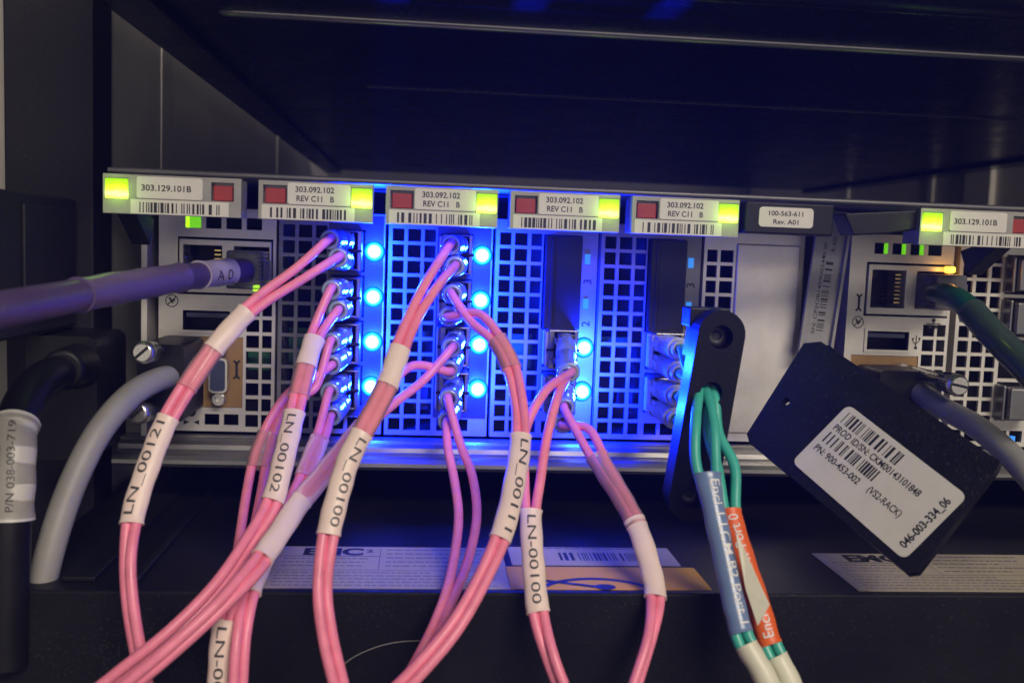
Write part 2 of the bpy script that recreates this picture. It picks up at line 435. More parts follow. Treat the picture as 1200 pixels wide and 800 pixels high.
# ================================================================== UNIT ABOVE
t = thing('upper_unit', 'black equipment unit mounted above the silver modules, seen from below', 'rack unit', (100, 150, OVZ))
b = MB(); b.box(OVX0, OVX1, -74, 430, OVZ + 2.2, OVZ + 42, 'black_paint'); b.build('underside_panel', t, 0.3)
b = MB(); b.box(OVX0 - 0.3, OVX0 + 11, -73.5, 430, OVZ, OVZ + 2.1, 'black_paint'); b.build('side_flange', t, 0.3)
b = MB(); b.box(OVX1 - 11, OVX1 + 0.3, -73.5, 430, OVZ, OVZ + 2.1, 'black_paint'); b.build('side_flange', t, 0.3)
b = MB(); b.tube([Vector((x, -40 + (0.8 if x < -46 else 0), OVZ + 2.3 + dz)) for x, dz in ((-48.5, 0.8), (-47, 0.0), (-44, -0.1), (80, -0.1), (OVX1 - 12, -0.1))], [0.5, 1.0, 1.15, 1.15, 1.15], 'rail_steel', 14); b.build('stiffening_rib', t)  # pale steel on this black ridge stands in for its highlight
b = MB(); b.box(-20, OVX1 - 12, 56, 57.2, OVZ + 1.7, OVZ + 2.25, 'black_paint'); b.build('seam', t)
b = MB(); b.tube([Vector((x, -77, OVZ + 8.0)) for x in (OVX0, 100, OVX1)], 6.0, 'black_guide', 40); b.build('front_lip', t)

# ================================================================== UNIT BELOW
t = thing('lower_unit', 'black equipment unit below the silver modules with printed stickers on its lid', 'rack unit', (100, -70, LIDZ - 60))
b = MB(); b.box(-87, 300, LIDY, 420, LIDZ - 60, LIDZ, 'lid_paint'); b.build('lid', t, 0.6, seg=3)
b = MB(); b.box(-160, 320, LIDY - 2.2, LIDY - 0.3, LIDZ - 60, LIDZ + 0.5, 'lid_paint'); b.build('front_lip', t, 0.5, seg=3)
# long pressed ribs on the lid at the left
for x0, w in ((-74, 7), (-60, 2.2)):
    b = MB(); b.box(x0, x0 + w, -66, 200, LIDZ + 0.1, LIDZ + 1.3, 'lid_paint'); b.build('lid_rib', t, 0.4)
def lidsticker(name, parent, px0, px1, py_front, py_back, items_fn, paper):
    a = Pplane(px0, py_front, Vector((0, 0, LIDZ)), UZ); c = Pplane(px1, py_front, Vector((0, 0, LIDZ)), UZ)
    d = Pplane(px0, py_back, Vector((0, 0, LIDZ)), UZ)
    y0 = max(a.y, LIDY + 1.2); y1 = d.y
    w, h = c.x - a.x, y1 - y0
    return sticker(name, parent, (a.x, y0, LIDZ + 0.05), UX, UY, UZ, w, h, items_fn(w, h), paper, 0.4, 0.1)
def emc(w, h):
    return [('text', 'EMC', 7, h - 6.4, 5.0, dict(bold=0.05, w=14, m='ink')),
            ('text', '\u00b2', 21.6, h - 6.2, 4.0, dict(m='ink')),
            ('rect', 2, w * 0.46, h - 7.6, h - 7.2, 'grey_ink'), ('rect', w * 0.46, w * 0.463, h * 0.42, h - 1.2, 'grey_ink'),
            ('lines', w * 0.49, w * 0.93, h * 0.5, h - 2.6, 5, 0.55, 3), ('lines', 3, w * 0.42, h * 0.50, h - 9.4, 3, 0.5, 4),
            ('rect', 2, w - 2, h * 0.40, h * 0.40 + 0.25, 'grey_ink'), ('lines', 2.5, w - 3, 1.5, h * 0.34, 5, 0.45, 5)]
lidsticker('sticker', t, 300, 599, 689, 640, emc, 'paper_dim')['label'] = 'white sticker with three bold letters and fine print, behind the pink cables'
lidsticker('sticker', t, 1012, 1290, 697, 649, emc, 'paper_dim')['label'] = 'white sticker with three bold letters and fine print, under the hanging black tag'
lidsticker('sticker', t, 600, 797, 662, 641, lambda w, h: [('bars', 12, 34, h * 0.25, h * 0.68, 5, False), ('bars', 34, w * 0.9, h * 0.25, h * 0.55, 6, False), ('lines', 5, w * 0.95, h * 0.82, h * 0.9, 1, 0.6, 9)], 'paper_dim')['label'] = 'narrow white sticker with a bar code'
def warn(w, h):
    return []
ws = lidsticker('warning_sticker', t, 599, 836, 693, 664, warn, 'yellow_paper')
ws['label'] = 'yellow warning sticker with part of a black prohibition circle'
b = MB()
ctr = Pplane(707, 705, Vector((0, 0, LIDZ)), UZ); zz = LIDZ + 0.22
def clipseg(pts):
    return all(p[1] > LIDY + 1.4 for p in pts)
ring = []
for i in range(120):
    a0, a1 = 2 * math.pi * i / 120, 2 * math.pi * (i + 1) / 120
    q = [(ctr.x + rr * math.cos(a), ctr.y + rr * 0.95 * math.sin(a)) for rr, a in ((14.0, a0), (15.6, a0), (15.6, a1), (14.0, a1))]
    if clipseg(q): b.add([(x, y, zz) for x, y in q], [(0, 1, 2, 3)], 'ink')
for k in range(30):
    x0, x1 = -12 + 24 * k / 30, -12 + 24 * (k + 1) / 30
    q = [(ctr.x + x0, ctr.y + 8 - x0 * 0.35), (ctr.x + x1, ctr.y + 8 - x1 * 0.35), (ctr.x + x1, ctr.y + 9.6 - x1 * 0.35), (ctr.x + x0, ctr.y + 9.6 - x0 * 0.35)]
    if clipseg(q): b.add([(x, y, zz + 0.03) for x, y in q], [(0, 1, 2, 3)], 'ink')
hd = [(ctr.x + 2 + 2.4 * math.cos(a), ctr.y + 8.6 + 1.8 * math.sin(a), zz + 0.06) for a in [2 * math.pi * i / 18 for i in range(18)]]
b.add(hd, [tuple(range(18))], 'ink')
b.build('prohibition_mark', t)
# fine scratch on the lower lip
sc = [P(px, py, LIDY - 2.3) for px, py in ((398, 782), (415, 769), (440, 758), (465, 752), (492, 750))]
b = MB(); b.tube(curve(sc, per=6), 0.09, 'grey_jacket', 5); b.build('scratch', t)

# ================================================================== CHASSIS
t = thing('module_enclosure', 'silver enclosure holding the row of plug-in modules', 'enclosure', (100, 150, -60))
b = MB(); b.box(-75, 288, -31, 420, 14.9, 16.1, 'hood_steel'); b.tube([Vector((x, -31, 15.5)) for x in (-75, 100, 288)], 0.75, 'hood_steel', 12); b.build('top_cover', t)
b = MB(); b.box(-75, -73.4, -4, 420, -58, 14.8, 'zinc'); b.build('side_wall', t, 0.2)
b = MB(); b.box(-73.3, 288, 300, 302, -58, 14.8, 'interior'); b.build('back_wall', t)
b = MB()
prof = [(0.5, -53.4), (-5, -53.4), (-5.6, -54.2), (-7.2, -55.0), (-7.6, -56.4), (-11, -56.6), (-12.3, -57.0), (-13.2, -58.0), (-13.2, -59.0), (-12.2, -60.0), (-10.5, -60.4), (0.5, -60.4)]
vs = [(x, y, z) for x in (-80, 290) for y, z in prof]; n = len(prof)
b.add(vs, [(i, (i + 1) % n, n + (i + 1) % n, n + i) for i in range(n)] + [tuple(range(n)), tuple(range(n, 2 * n))], 'rail_steel')
b.build('bottom_rail', t, 0.25)
b = MB(); b.box(-75, 288, 0.6, 420, -60.3, -57.5, 'dark_steel'); b.build('floor_panel', t)

# ------------------------------------------------------------------ modules
LATCH_Y = -40.0
def point_lamp(name, loc, power, colr, parent, rad=1.0):
    l = bpy.data.lights.new(name, 'POINT'); l.energy = power; l.color = colr; l.shadow_soft_size = rad * S
    o = bpy.data.objects.new(name, l); col.objects.link(o)
    o.parent = parent; o.location = (Vector(loc) - Vector(parent['_o'])) * S
    return o
def latch(parent, x0, length, red, lab, green, lines, bars, seed, arms, z0=5.2, z1=14.2):
    """ejector handle: fractions of its length for red tab, label, light and bar code strip"""
    X = lambda f: x0 + f * length
    b = MB()
    b.plate(x0, x0 + length, z0, z1, LATCH_Y, 2.2, [(X(red[0]), X(red[1]), 8.9, 13.1), (X(green[0]) + 0.2, X(green[1]) - 0.25, 8.5, 13.2)], 'latch_grey')
    b.box(x0 + 0.25, x0 + length - 0.25, LATCH_Y + 2.25, LATCH_Y + 9, z0 + 0.3, z1 - 0.2, 'latch_grey')
    h = b.build('handle', parent, 0.18)
    b = MB(); b.box(X(red[0]) + 0.35, X(red[1]) - 0.35, LATCH_Y + 0.9, LATCH_Y + 2.2, 9.0, 12.5, 'red_plastic'); b.build('release_tab', h, 0.2)
    gx0, gx1 = X(green[0]) + 0.3, X(green[1]) - 0.35
    b = MB(); b.box(gx0, gx1, LATCH_Y - 0.4, LATCH_Y + 2.1, 8.6, 13.1, 'green_lens')
    b.build('status_light', h, 0.15)
    point_lamp('status_glow', ((gx0 + gx1) / 2, LATCH_Y - 2.6, 10.4), 0.0010, (0.45, 1.0, 0.03), parent, 1.2)
    w = X(lab[1]) - X(lab[0]); hh = 4.9
    it = []
    if len(lines) == 2:
        it = [('text', lines[0], w * 0.12, 2.85, 1.30, dict(w=w * 0.62, bold=0.02)), ('text', lines[1], w * 0.14, 0.75, 1.30, dict(w=w * 0.60, bold=0.02))]
    else:
        it = [('text', lines[0], w * 0.07, 1.75, 1.35, dict(w=w * 0.76, bold=0.02))]
    sticker('label_sticker', h, (X(lab[0]), LATCH_Y, 8.9), UX, UZ, FRONT, w, hh, it, 'paper', 0.5, 0.25)
    bw = X(bars[1]) - X(bars[0])
    sticker('bar_code_strip', h, (X(bars[0]), LATCH_Y, 5.3), UX, UZ, FRONT, bw, 3.3, [('bars', bw * 0.09, bw * 0.93, 0.35, 2.7, seed, False)], 'paper', 0.15, 0.1)
    for ax in arms:      # arm running back from the handle to the face plate
        b = MB()
        f = [Vector((ax, -33, 5.6)), Vector((ax + 4.4, -33, 5.6)), Vector((ax + 4.4, -30, 7.4)), Vector((ax, -30, 7.4))]
        k = [Vector((ax, -20, -2.0)), Vector((ax + 4.4, -20, -2.0)), Vector((ax + 4.4, -16, 4.5)), Vector((ax, -16, 4.5))]
        b.hexa(f, k, 'dark_steel'); b.build('arm', h, 0.25)
    return h

def shell(parent, L, R, ztop=8.6, zbot=-52.6):
    """folded sides and dark inside of a module"""
    b = MB()
    b.box(L, L + 0.7, 0.9, 60, zbot, ztop, 'zinc'); b.box(R - 0.7, R, 0.9, 60, zbot, ztop, 'zinc')
    b.build('side_panel', parent)
    b = MB()
    b.box(L + 0.75, R - 0.75, 24, 25, zbot, ztop, 'interior')
    b.box(L + 0.75, R - 0.75, 1.5, 24, zbot - 0.4, zbot, 'interior')
    b.build('inner_wall', parent)

PITCH, L0 = 29.7, -39.5
PORTZ = (-1.6, -14.1, -26.5, -39.0)
ROWS = [(5.0 - 4.4 * i - 3.45, 5.0 - 4.4 * i) for i in range(13)]
def led(parent, x, z, on=True):
    b = MB()
    if on:
        b.lathe((x, 0.2, z), FRONT, [(0, 2.9), (0.5, 2.9), (0.9, 2.6), (1.4, 1.9), (1.9, 1.0), (2.05, 0.1)], 'blue_lens', 24)
    else:
        b.box(x - 0.75, x + 0.75, -0.5, 0.5, z - 1.4, z + 1.4, 'blue_dim')
    o = b.build('port_light', parent)
    if on:
        for nm, en, yy, rx, cone, bl in (('port_glow', 0.55, -9.0, 86, 164, 0.3), ('port_beam', 1.35, -2.6, -112, 84, 0.6)):
            l = bpy.data.lights.new(nm, 'SPOT'); l.energy = en * random.uniform(0.8, 1.2); l.color = (0.001, 0.013, 1.0)
            l.shadow_soft_size = 1.5 * S; l.spot_size = math.radians(cone); l.spot_blend = bl
            q = bpy.data.objects.new(nm, l); col.objects.link(q); q.parent = parent
            q.location = (Vector((x, yy, z)) - Vector(parent['_o'])) * S
            q.rotation_euler = (math.radians(rx), 0, 0)
    return o
def io_module(k, label, lit, filler, arms):
    L = L0 + PITCH * k; R = L + PITCH - 0.9
    t = thing('interface_module', label, 'module', ((L + R) / 2, 0, -52.6), 'perforated plug-in interface modules')
    rects = []
    for a, c in ((1.1, 4.3), (5.3, 8.9), (9.9, 13.0)):
        rects += [(L + a, L + c, z0, z1) for z0, z1 in ROWS]
    rects += [(L + a, L + c, ROWS[-1][0], ROWS[-1][1]) for a, c in ((14.6, 18.4), (19.4, 23.4))]
    if filler: rects.append((L + 13.4, L + 24.2, -21.6, 4.9))
    for i, z in enumerate(PORTZ):
        if not (filler and i < 2): rects.append((L + 14.2, L + 23.4, z - 5.75, z + 5.75))
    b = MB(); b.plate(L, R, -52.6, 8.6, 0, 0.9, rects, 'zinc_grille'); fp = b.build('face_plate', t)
    shell(t, L, R)
    b = MB(); b.box(L + 2, L + 12, 8, 9, -34 + 7 * (k % 2), -24, 'green_board'); b.box(L + 8, L + 12, 5, 8, -46, -40, 'dark_steel'); b.build('circuit_board', t)
    if not filler:
        b = MB(); b.plate(L + 13.5, R - 0.5, -47.4, 7.8, -0.25, 0.22, [(L + 14.2, L + 23.4, z - 5.75, z + 5.75) for z in PORTZ], 'port_panel'); b.build('port_panel', t)
    for i, z in enumerate(PORTZ): led(t, L + 25.9, z, lit[i])
    if filler:
        b = MB(); b.box(L + 13.8, L + 23.9, -3.2, 6, -21.2, 4.6, 'black_plastic'); b.box(L + 15.2, L + 16.2, -3.5, -3.2, -20.5, 4.0, 'black_plastic')
        b.build('port_cover', t, 0.3)
        b = MB()
        for ch, z in (('3', -8.6), ('2', -20.6)): b.text(ch, Vector((L + 27.3, -0.05, z)), UZ, -UX, 2.3, 'ink', 0, 0.02)
        b.build('port_number', t)
    latch(t, -38.6 + 29.35 * k, 26.4, (0.04, 0.245), (0.255, 0.80), (0.80, 1.0), ('303.092.102', 'REV C11   B'), (0.03, 0.84), 11 + k, arms and [-38.6 + 29.35 * k + 21.5] or [])
    return t
m_a = io_module(0, 'leftmost of the four 303.092.102 perforated modules, beside the purple cable\'s module', (1, 1, 1, 1), False, False)
m_b = io_module(1, 'second 303.092.102 perforated module from the left, with four bright blue lights', (1, 1, 1, 1), False, False)
m_c = io_module(2, 'perforated module with two bright blue lights and a tall black port cover', (0, 0, 1, 1), True, False)
m_d = io_module(3, 'perforated module behind the upright black cable guide, with a tall black port cover', (0, 0, 0, 0), True, False)
# module at the right picture edge
L = 155.6; R = 184.4
t = thing('interface_module', 'perforated module cut by the right picture edge, behind the dark green cable', 'module', ((L + R) / 2, 0, -52.6), 'perforated plug-in interface modules')
rects = [(L + a, L + c, z0, z1) for a, c in ((1.1, 4.3), (5.3, 8.9), (9.9, 13.0)) for z0, z1 in ROWS]
rects += [(L + a, L + c, ROWS[-1][0], ROWS[-1][1]) for a, c in ((14.6, 18.4), (19.4, 23.4))]
rects += [(L + 14.2, L + 23.4, z - 5.75, z + 5.75) for z in PORTZ]
b = MB(); b.plate(L, R, -52.6, 8.6, 0, 0.9, rects, 'zinc'); b.build('face_plate', t)
shell(t, L, R)
for z in (-1.6, -14.1, -39.0):
    b = MB(); b.box(L + 14.6, L + 23, -7, 8, z - 4.6, z + 4.6, 'cage_steel'); b.box(L + 13.6, L + 14.5, -5, 2, z - 5.2, z + 5.2, 'cage_steel'); b.build('port_block', t, 0.4)
led(t, L + 20.3, -50.8, False)

# management modules -------------------------------------------------------------
def mgmt(L, label, left):
    W = 31.2; R = L + W
    t = thing('management_module', label, 'module', ((L + R) / 2, 0, -52.6), 'management modules with network and serial ports')
    rects = [(L + 7 + 5.4 * i, L + 11.1 + 5.4 * i, 3.0, 6.2) for i in range(4)]
    rects.append((L + 5.0, R - 0.8, -15.0, 0.6))                     # opening for the network jack
    rects.append((L + 6.2, L + 19.4, -25.0, -19.0))                  # usb
    rects.append((L + 2.2, L + 22.6, -46.0, -26.4))                  # serial panel
    for a, c in ((23.4, 26.9), (27.7, 30.3)):
        rects += [(L + a, L + c, z0, z1) for z0, z1 in ROWS if z1 < -16.5]
    rects += [(L + a, L + c, ROWS[-1][0] + 0.4, ROWS[-1][1]) for a, c in ((12.4, 16.4), (17.6, 21.6))]
    b = MB(); b.plate(L, R, -52.6, 8.6, 0, 0.9, rects, 'zinc'); fp = b.build('face_plate', t)
    shell(t, L, R)
    b = MB(); b.box(L + 23, L + 29, 6, 7, -36, -31, 'green_board'); b.build('circuit_board', t)
    # network jack block with two ports
    b = MB(); b.plate(L + 5.5, R - 1.2, -14.4, 0.0, -0.7, 11, [(L + 6.6, L + 16.8, -12.4, -1.6), (L + 20.0, L + 29.4, -12.4, -1.6)], 'zinc')
    b.box(L + 5.6, R - 1.3, 10.35, 11, -14.3, -0.1, 'interior'); jb = b.build('network_jack', t, 0.15)
    for a in (6.6, 20.0):
        b = MB()
        b.box(L + a + 0.05, L + a + 1.6, 0.4, 10.2, -12.3, -9.9, 'interior'); b.box(L + a + 0.05, L + a + 1.6, 0.4, 10.2, -4.1, -1.7, 'interior')
        for q in range(8): b.box(L + a + 7.9, L + a + 9.6, 1.2, 9, -11.1 + q * 1.15, -10.75 + q * 1.15, 'contact_gold')
        b.build('contacts', jb)
    # usb socket
    b = MB(); b.plate(L + 5.7, L + 19.9, -25.5, -18.5, -0.45, 0.35, [(L + 6.5, L + 19.1, -24.7, -19.3)], 'zinc')
    b.box(L + 6.3, L + 19.3, 9, 9.5, -24.9, -19.1, 'interior'); b.box(L + 7.2, L + 18.4, 0.8, 9, -21.2, -20.0, 'vga_blue')
    b.box(L + 6.25, L + 6.45, 0.95, 9, -24.9, -19.1, 'dark_steel'); b.box(L + 19.15, L + 19.35, 0.95, 9, -24.9, -19.1, 'dark_steel'); b.box(L + 6.5, L + 19.1, 0.95, 9, -25.0, -24.8, 'dark_steel')
    b.build('usb_socket', t)
    # serial panel
    b = MB(); b.box(L + 2.3, L + 22.5, 0.35, 1.2, -45.9, -26.5, 'brown_panel'); sp = b.build('serial_panel', t)
    b = MB()
    b.prism(rrect(5.0, 9.6, 1.4), [], Vector((L + 14.2, -4.2, -41.4)), UX, UZ, FRONT, 4.4, 'bright_steel', 'bright_steel')
    b.prism(rrect(3.9, 8.4, 1.0), [], Vector((L + 14.75, -4.3, -40.8)), UX, UZ, FRONT, 0.4, 'vga_blue')
    for zc in (-43.2, -30.1):
        b.lathe((L + 16.7, 0.3, zc), FRONT, [(0, 1.9), (3.6, 1.9), (3.8, 1.6), (3.8, 0.9), (2.2, 0.8)], 'bright_steel', 12, False)
    b.build('serial_socket', sp)
    # pictograms
    b = MB(); y = -0.06
    def ringp(cx, cz, r0, r1):
        pts = []
        for i in range(24):
            a = 2 * math.pi * i / 24; pts.append((cx + r0 * math.cos(a), y, cz + r0 * math.sin(a)))
        for i in range(24):
            a = 2 * math.pi * i / 24; pts.append((cx + r1 * math.cos(a), y, cz + r1 * math.sin(a)))
        b.add(pts, [(i, (i + 1) % 24, 24 + (i + 1) % 24, 24 + i) for i in range(24)], 'ink')
    def stroke(x0, z0, x1, z1, w):
        d = Vector((x1 - x0, 0, z1 - z0)).normalized(); nn = Vector((-d.z, 0, d.x)) * w / 2
        a, c = Vector((x0, y - 0.01, z0)), Vector((x1, y - 0.01, z1)); b.add([a - nn, c - nn, c + nn, a + nn], [(0, 1, 2, 3)], 'ink')
    def dot(cx, cz, r): b.add([(cx + r * math.cos(a), y - 0.02, cz + r * math.sin(a)) for a in [2 * math.pi * i / 14 for i in range(14)]], [tuple(range(14))], 'ink')
    cx, cz = L + 3.5, -16.9
    ringp(cx, cz, 1.5, 1.75); stroke(cx - 1.1, cz - 1.1, cx + 1.1, cz + 1.1, 0.3); stroke(cx - 0.7, cz + 0.9, cx + 0.3, cz - 0.6, 0.5); stroke(cx, cz, cx + 0.9, cz + 0.2, 0.4)
    def wrench(cx, cz, s=1.0):
        stroke(cx, cz - 2.0 * s, cx, cz + 2.0 * s, 0.75 * s)
        for q in (-1, 1):
            stroke(cx, cz + q * 1.8 * s, cx - 0.9 * s, cz + q * 2.7 * s, 0.6 * s); stroke(cx, cz + q * 1.8 * s, cx + 0.9 * s, cz + q * 2.7 * s, 0.6 * s)
    wrench(L + 3.4, -11.2, 0.9)
    y = -0.0 + 0.28; wrench(L + 20.9, -35.4, 0.95); y = -0.06
    cx, cz = L + 26.4, -16.7                                         # network tree
    stroke(cx - 2.2, cz, cx + 2.2, cz, 0.3); stroke(cx, cz, cx, cz + 1.0, 0.3); dot(cx, cz + 1.0, 0.6); dot(cx - 0.9, cz - 0.9, 0.55); dot(cx + 0.9, cz - 0.9, 0.55)
    cx, cz = L + 21.5, -22.2                                         # usb trident
    stroke(cx, cz - 1.6, cx, cz + 1.9, 0.3); dot(cx, cz - 1.7, 0.5); stroke(cx, cz - 0.8, cx - 1.0, cz + 0.2, 0.25); stroke(cx - 1.0, cz + 0.2, cx - 1.0, cz + 0.9, 0.25)
    stroke(cx, cz - 0.5, cx + 1.0, cz + 0.4, 0.25); stroke(cx + 1.0, cz + 0.4, cx + 1.0, cz + 1.0, 0.25); dot(cx - 1.0, cz + 0.9, 0.35); dot(cx + 1.0, cz + 1.0, 0.35)
    cx, cz = L + 8.9, -47.6                                          # round mark with two wedges
    dot(cx, cz + 0.2, 1.25)
    for q in (-1, 1): b.add([(cx + q * 0.5, y, cz - 2.6), (cx + q * 2.1, y, cz - 1.9), (cx + q * 2.1, y, cz - 3.3)], [(0, 1, 2)], 'ink')
    b.build('pictograms', fp)
    if left:
        b = MB(); b.box(L + 7.1, L + 11.0, 0.2, 2.0, 3.05, 6.15, 'green_dim'); b.box(L + 7.1, L + 8.0, 0.1, 2.0, 3.05, 6.15, 'green_light'); b.build('power_light', t, 0.1)
        for a in (25.2, 28.0):
            b = MB(); b.box(L + a, L + a + 1.7, -1.0, 0.5, -13.6, -11.9, 'green_light'); b.build('link_light', t, 0.3)
    else:
        b = MB(); b.box(L + 28.2, L + 29.9, -4.0, 0.5, -1.7, 0.1, 'amber_light'); b.build('link_light', t, 0.5)
        point_lamp('link_glow', (L + 29, -6.0, -0.8), 0.0006, (1.0, 0.45, 0.05), t, 0.6)
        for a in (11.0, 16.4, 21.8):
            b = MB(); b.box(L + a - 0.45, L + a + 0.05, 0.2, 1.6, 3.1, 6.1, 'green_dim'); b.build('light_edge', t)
    x0 = -73.5 if left else 121.7
    latch(t, x0, 31.0, (0.78, 0.945), (0.245, 0.72), (0.01, 0.19), ('303.129.101B',), (0.20, 0.91), 31 if left else 32, [x0 + 0.8] if left else [x0 + 24.5])
    return t
mg_l = mgmt(-71.4, 'management module at the left with the purple cable plugged in', True)
mg_r = mgmt(122.4, 'management module at the right with the dark green cable and amber light', False)

# plain cover module --------------------------------------------------------------
L, R = 79.3, 108.6
t = thing('blank_module', 'plain metal cover module with a black handle, behind the black cable guide', 'module', ((L + R) / 2, 0, -52.6))
rects = [(L + a, L + c, z0 - 2.6, z1 - 2.6) for a, c in ((0.9, 3.9), (4.8, 8.6)) for z0, z1 in ROWS[:12]]
b = MB(); b.plate(L, R, -52.6, 8.6, 0, 0.9, rects, 'zinc'); b.build('face_plate', t)
shell(t, L, R)
b = MB(); b.box(L + 9.4, R - 1.4, -0.9, 0, -50, 4.4, 'zinc'); b.build('raised_panel', t, 0.6, seg=3)
b = MB(); b.box(77.4, 99.6, LATCH_Y, LATCH_Y + 8, 6.4, 14.0, 'black_plastic'); hb = b.build('handle', t, 0.4)
lv = [P(px, py, LATCH_Y + 2) for px, py in ((990, 250), (1082, 246), (1082, 268), (1040, 274), (1000, 276))]
b = MB(); vv = lv + [p + UY * 8 for p in lv]; b.add(vv, [(0, 1, 2, 3, 4), (9, 8, 7, 6, 5)] + [(i, (i + 1) % 5, 5 + (i + 1) % 5, 5 + i) for i in range(5)], 'black_plastic'); b.build('lever', t, 0.4)
sticker('label_sticker', hb, (80.8, LATCH_Y, 8.1), UX, UZ, FRONT, 13.6, 4.8, [('text', '100-563-611', 2.4, 2.75, 1.15, dict(w=8.6, bold=0.02)), ('text', 'Rev. A01', 3.6, 0.75, 1.15, dict(w=6.3, bold=0.02))], 'paper', 0.9, 0.12)

# pull-out serial tag between the cover module and the right management module
o = P(941, 402, -7); tr = P(988, 250, -7); tl = P(964, 249, -7); br = P(976, 403, -7)
v = ((tl - o)).normalized(); u = Vector((v.z, 0, -v.x)); hgt = (tl - o).length
b = MB(); b.prism([(-0.8, -4), (7.6, -4), (7.6, hgt + 1), (-0.8, hgt + 1)], [], o, u, v, FRONT, 1.2, 'latch_grey')
b.prism([(7.6, -4), (8.4, -4), (8.4, hgt), (7.6, hgt)], [], o - UY * 1.5, u, v, FRONT, 3.5, 'latch_grey')
pt = b.build('serial_strip', None, 0.15)
tag(pt, 'narrow upright grey strip with a serial bar code, left of the right management module', 'label strip')
pt['_o'] = (0, 0, 0)
sticker('serial_label', pt, o + u * 0.6 + FRONT * 0.02, u, v, FRONT, 5.6, hgt - 0.6,
        [('bars', 2.5, 4.6, 4.0, hgt * 0.66, 77, True), ('text', 'SN: CF2OB140900244', 2.1, 3.0, 0.95, dict(rot=90, w=hgt * 0.60, bold=0.01)),
         ('text', 'PN: 100', 2.1, hgt * 0.66, 0.95, dict(rot=90)), ('text', 'R: A03', 4.6, hgt * 0.72, 1.1, dict(rot=90))], 'latch_grey', 0.2, 0.08)

# ================================================================== TRANSCEIVERS + FIBRE CABLES
def transceiver(k, i, label, short=False):
    L = L0 + PITCH * k; z = PORTZ[i]
    x0, x1 = L + 14.7, L + 22.9
    t = thing('fibre_transceiver', label, 'transceiver', ((x0 + x1) / 2, 0, z - 5.4), 'fibre transceivers plugged into the modules')
    d = -9.0
    b = MB(); b.plate(x0, x1, z - 5.4, z + 5.4, d, 30, [(x0 + 1.7, x1 - 1.2, z - 5.0 + 0.2, z - 0.4), (x0 + 1.7, x1 - 1.2, z + 0.4, z + 4.8)], 'cage_steel')
    b.box(x0 + 0.1, x1 - 0.1, d + 9, d + 9.5, z - 5.2, z + 5.2, 'interior'); b.build('housing', t, 0.25)
    b = MB()
    for q in range(5): b.box(x0 - 0.75, x0 - 0.02, d + 0.6 + q * 1.5, d + 1.5 + q * 1.5, z - 4.6, z + 4.6, 'zinc')
    b.box(x0 - 0.5, x0 - 0.01, d + 0.4, d + 8.2, z - 4.9, z + 4.9, 'latch_grey'); b.build('bail_latch', t, 0.1)
    b = MB(); b.box(x0 - 0.6, x1 + 0.3, d - 0.9, d + 0.0, z - 0.35, z + 0.35, 'black_plastic'); b.build('divider', t, 0.1)
    return t
pos_words = ('topmost', 'second from top', 'third from top', 'lowest')
for k, nm in ((0, 'left column of blue lights'), (1, 'middle column of four blue lights')):
    for i in range(4): transceiver(k, i, f'{pos_words[i]} metal fibre transceiver beside the {nm}')
for i in (2, 3): transceiver(2, i, ('upper' if i == 2 else 'lower') + ' metal transceiver beside the two blue lights near the picture centre')
for i in (2, 3): transceiver(3, i, ('upper' if i == 2 else 'lower') + ' metal transceiver with ribbed connectors behind the black cable guide')

def center_frame(c, t):
    e = 0.02; n = len(c) - 1
    d = (catmull(c, min(t + e, n)) - catmull(c, max(t - e, 0))).normalized()
    bb = Vector((0, -1, 0)); bb = (bb - d * bb.dot(d)); 
    if bb.length < 1e-3: bb = Vector((0, 0, 1)) - d * d.z
    bb.normalize(); nn = d.cross(bb)
    return d, nn, bb
def subdivided_text(s, bold=0.02):
    vs, fs, w = text_mesh(s, bold)
    bm = bmesh.new(); bv = [bm.verts.new((x, y, 0)) for x, y in vs]
    for f in fs:
        try: bm.faces.new([bv[i] for i in f])
        except ValueError: pass
    bmesh.ops.triangulate(bm, faces=bm.faces)
    for _ in range(3):
        ed = [e for e in bm.edges if e.calc_length() > 0.16]
        if not ed: break
        bmesh.ops.subdivide_edges(bm, edges=ed, cuts=1)
        bmesh.ops.triangulate(bm, faces=bm.faces)
    bm.verts.index_update()
    out = ([(v.co.x, v.co.y) for v in bm.verts], [tuple(v.index for v in f.verts) for f in bm.faces], w)
    bm.free(); return out
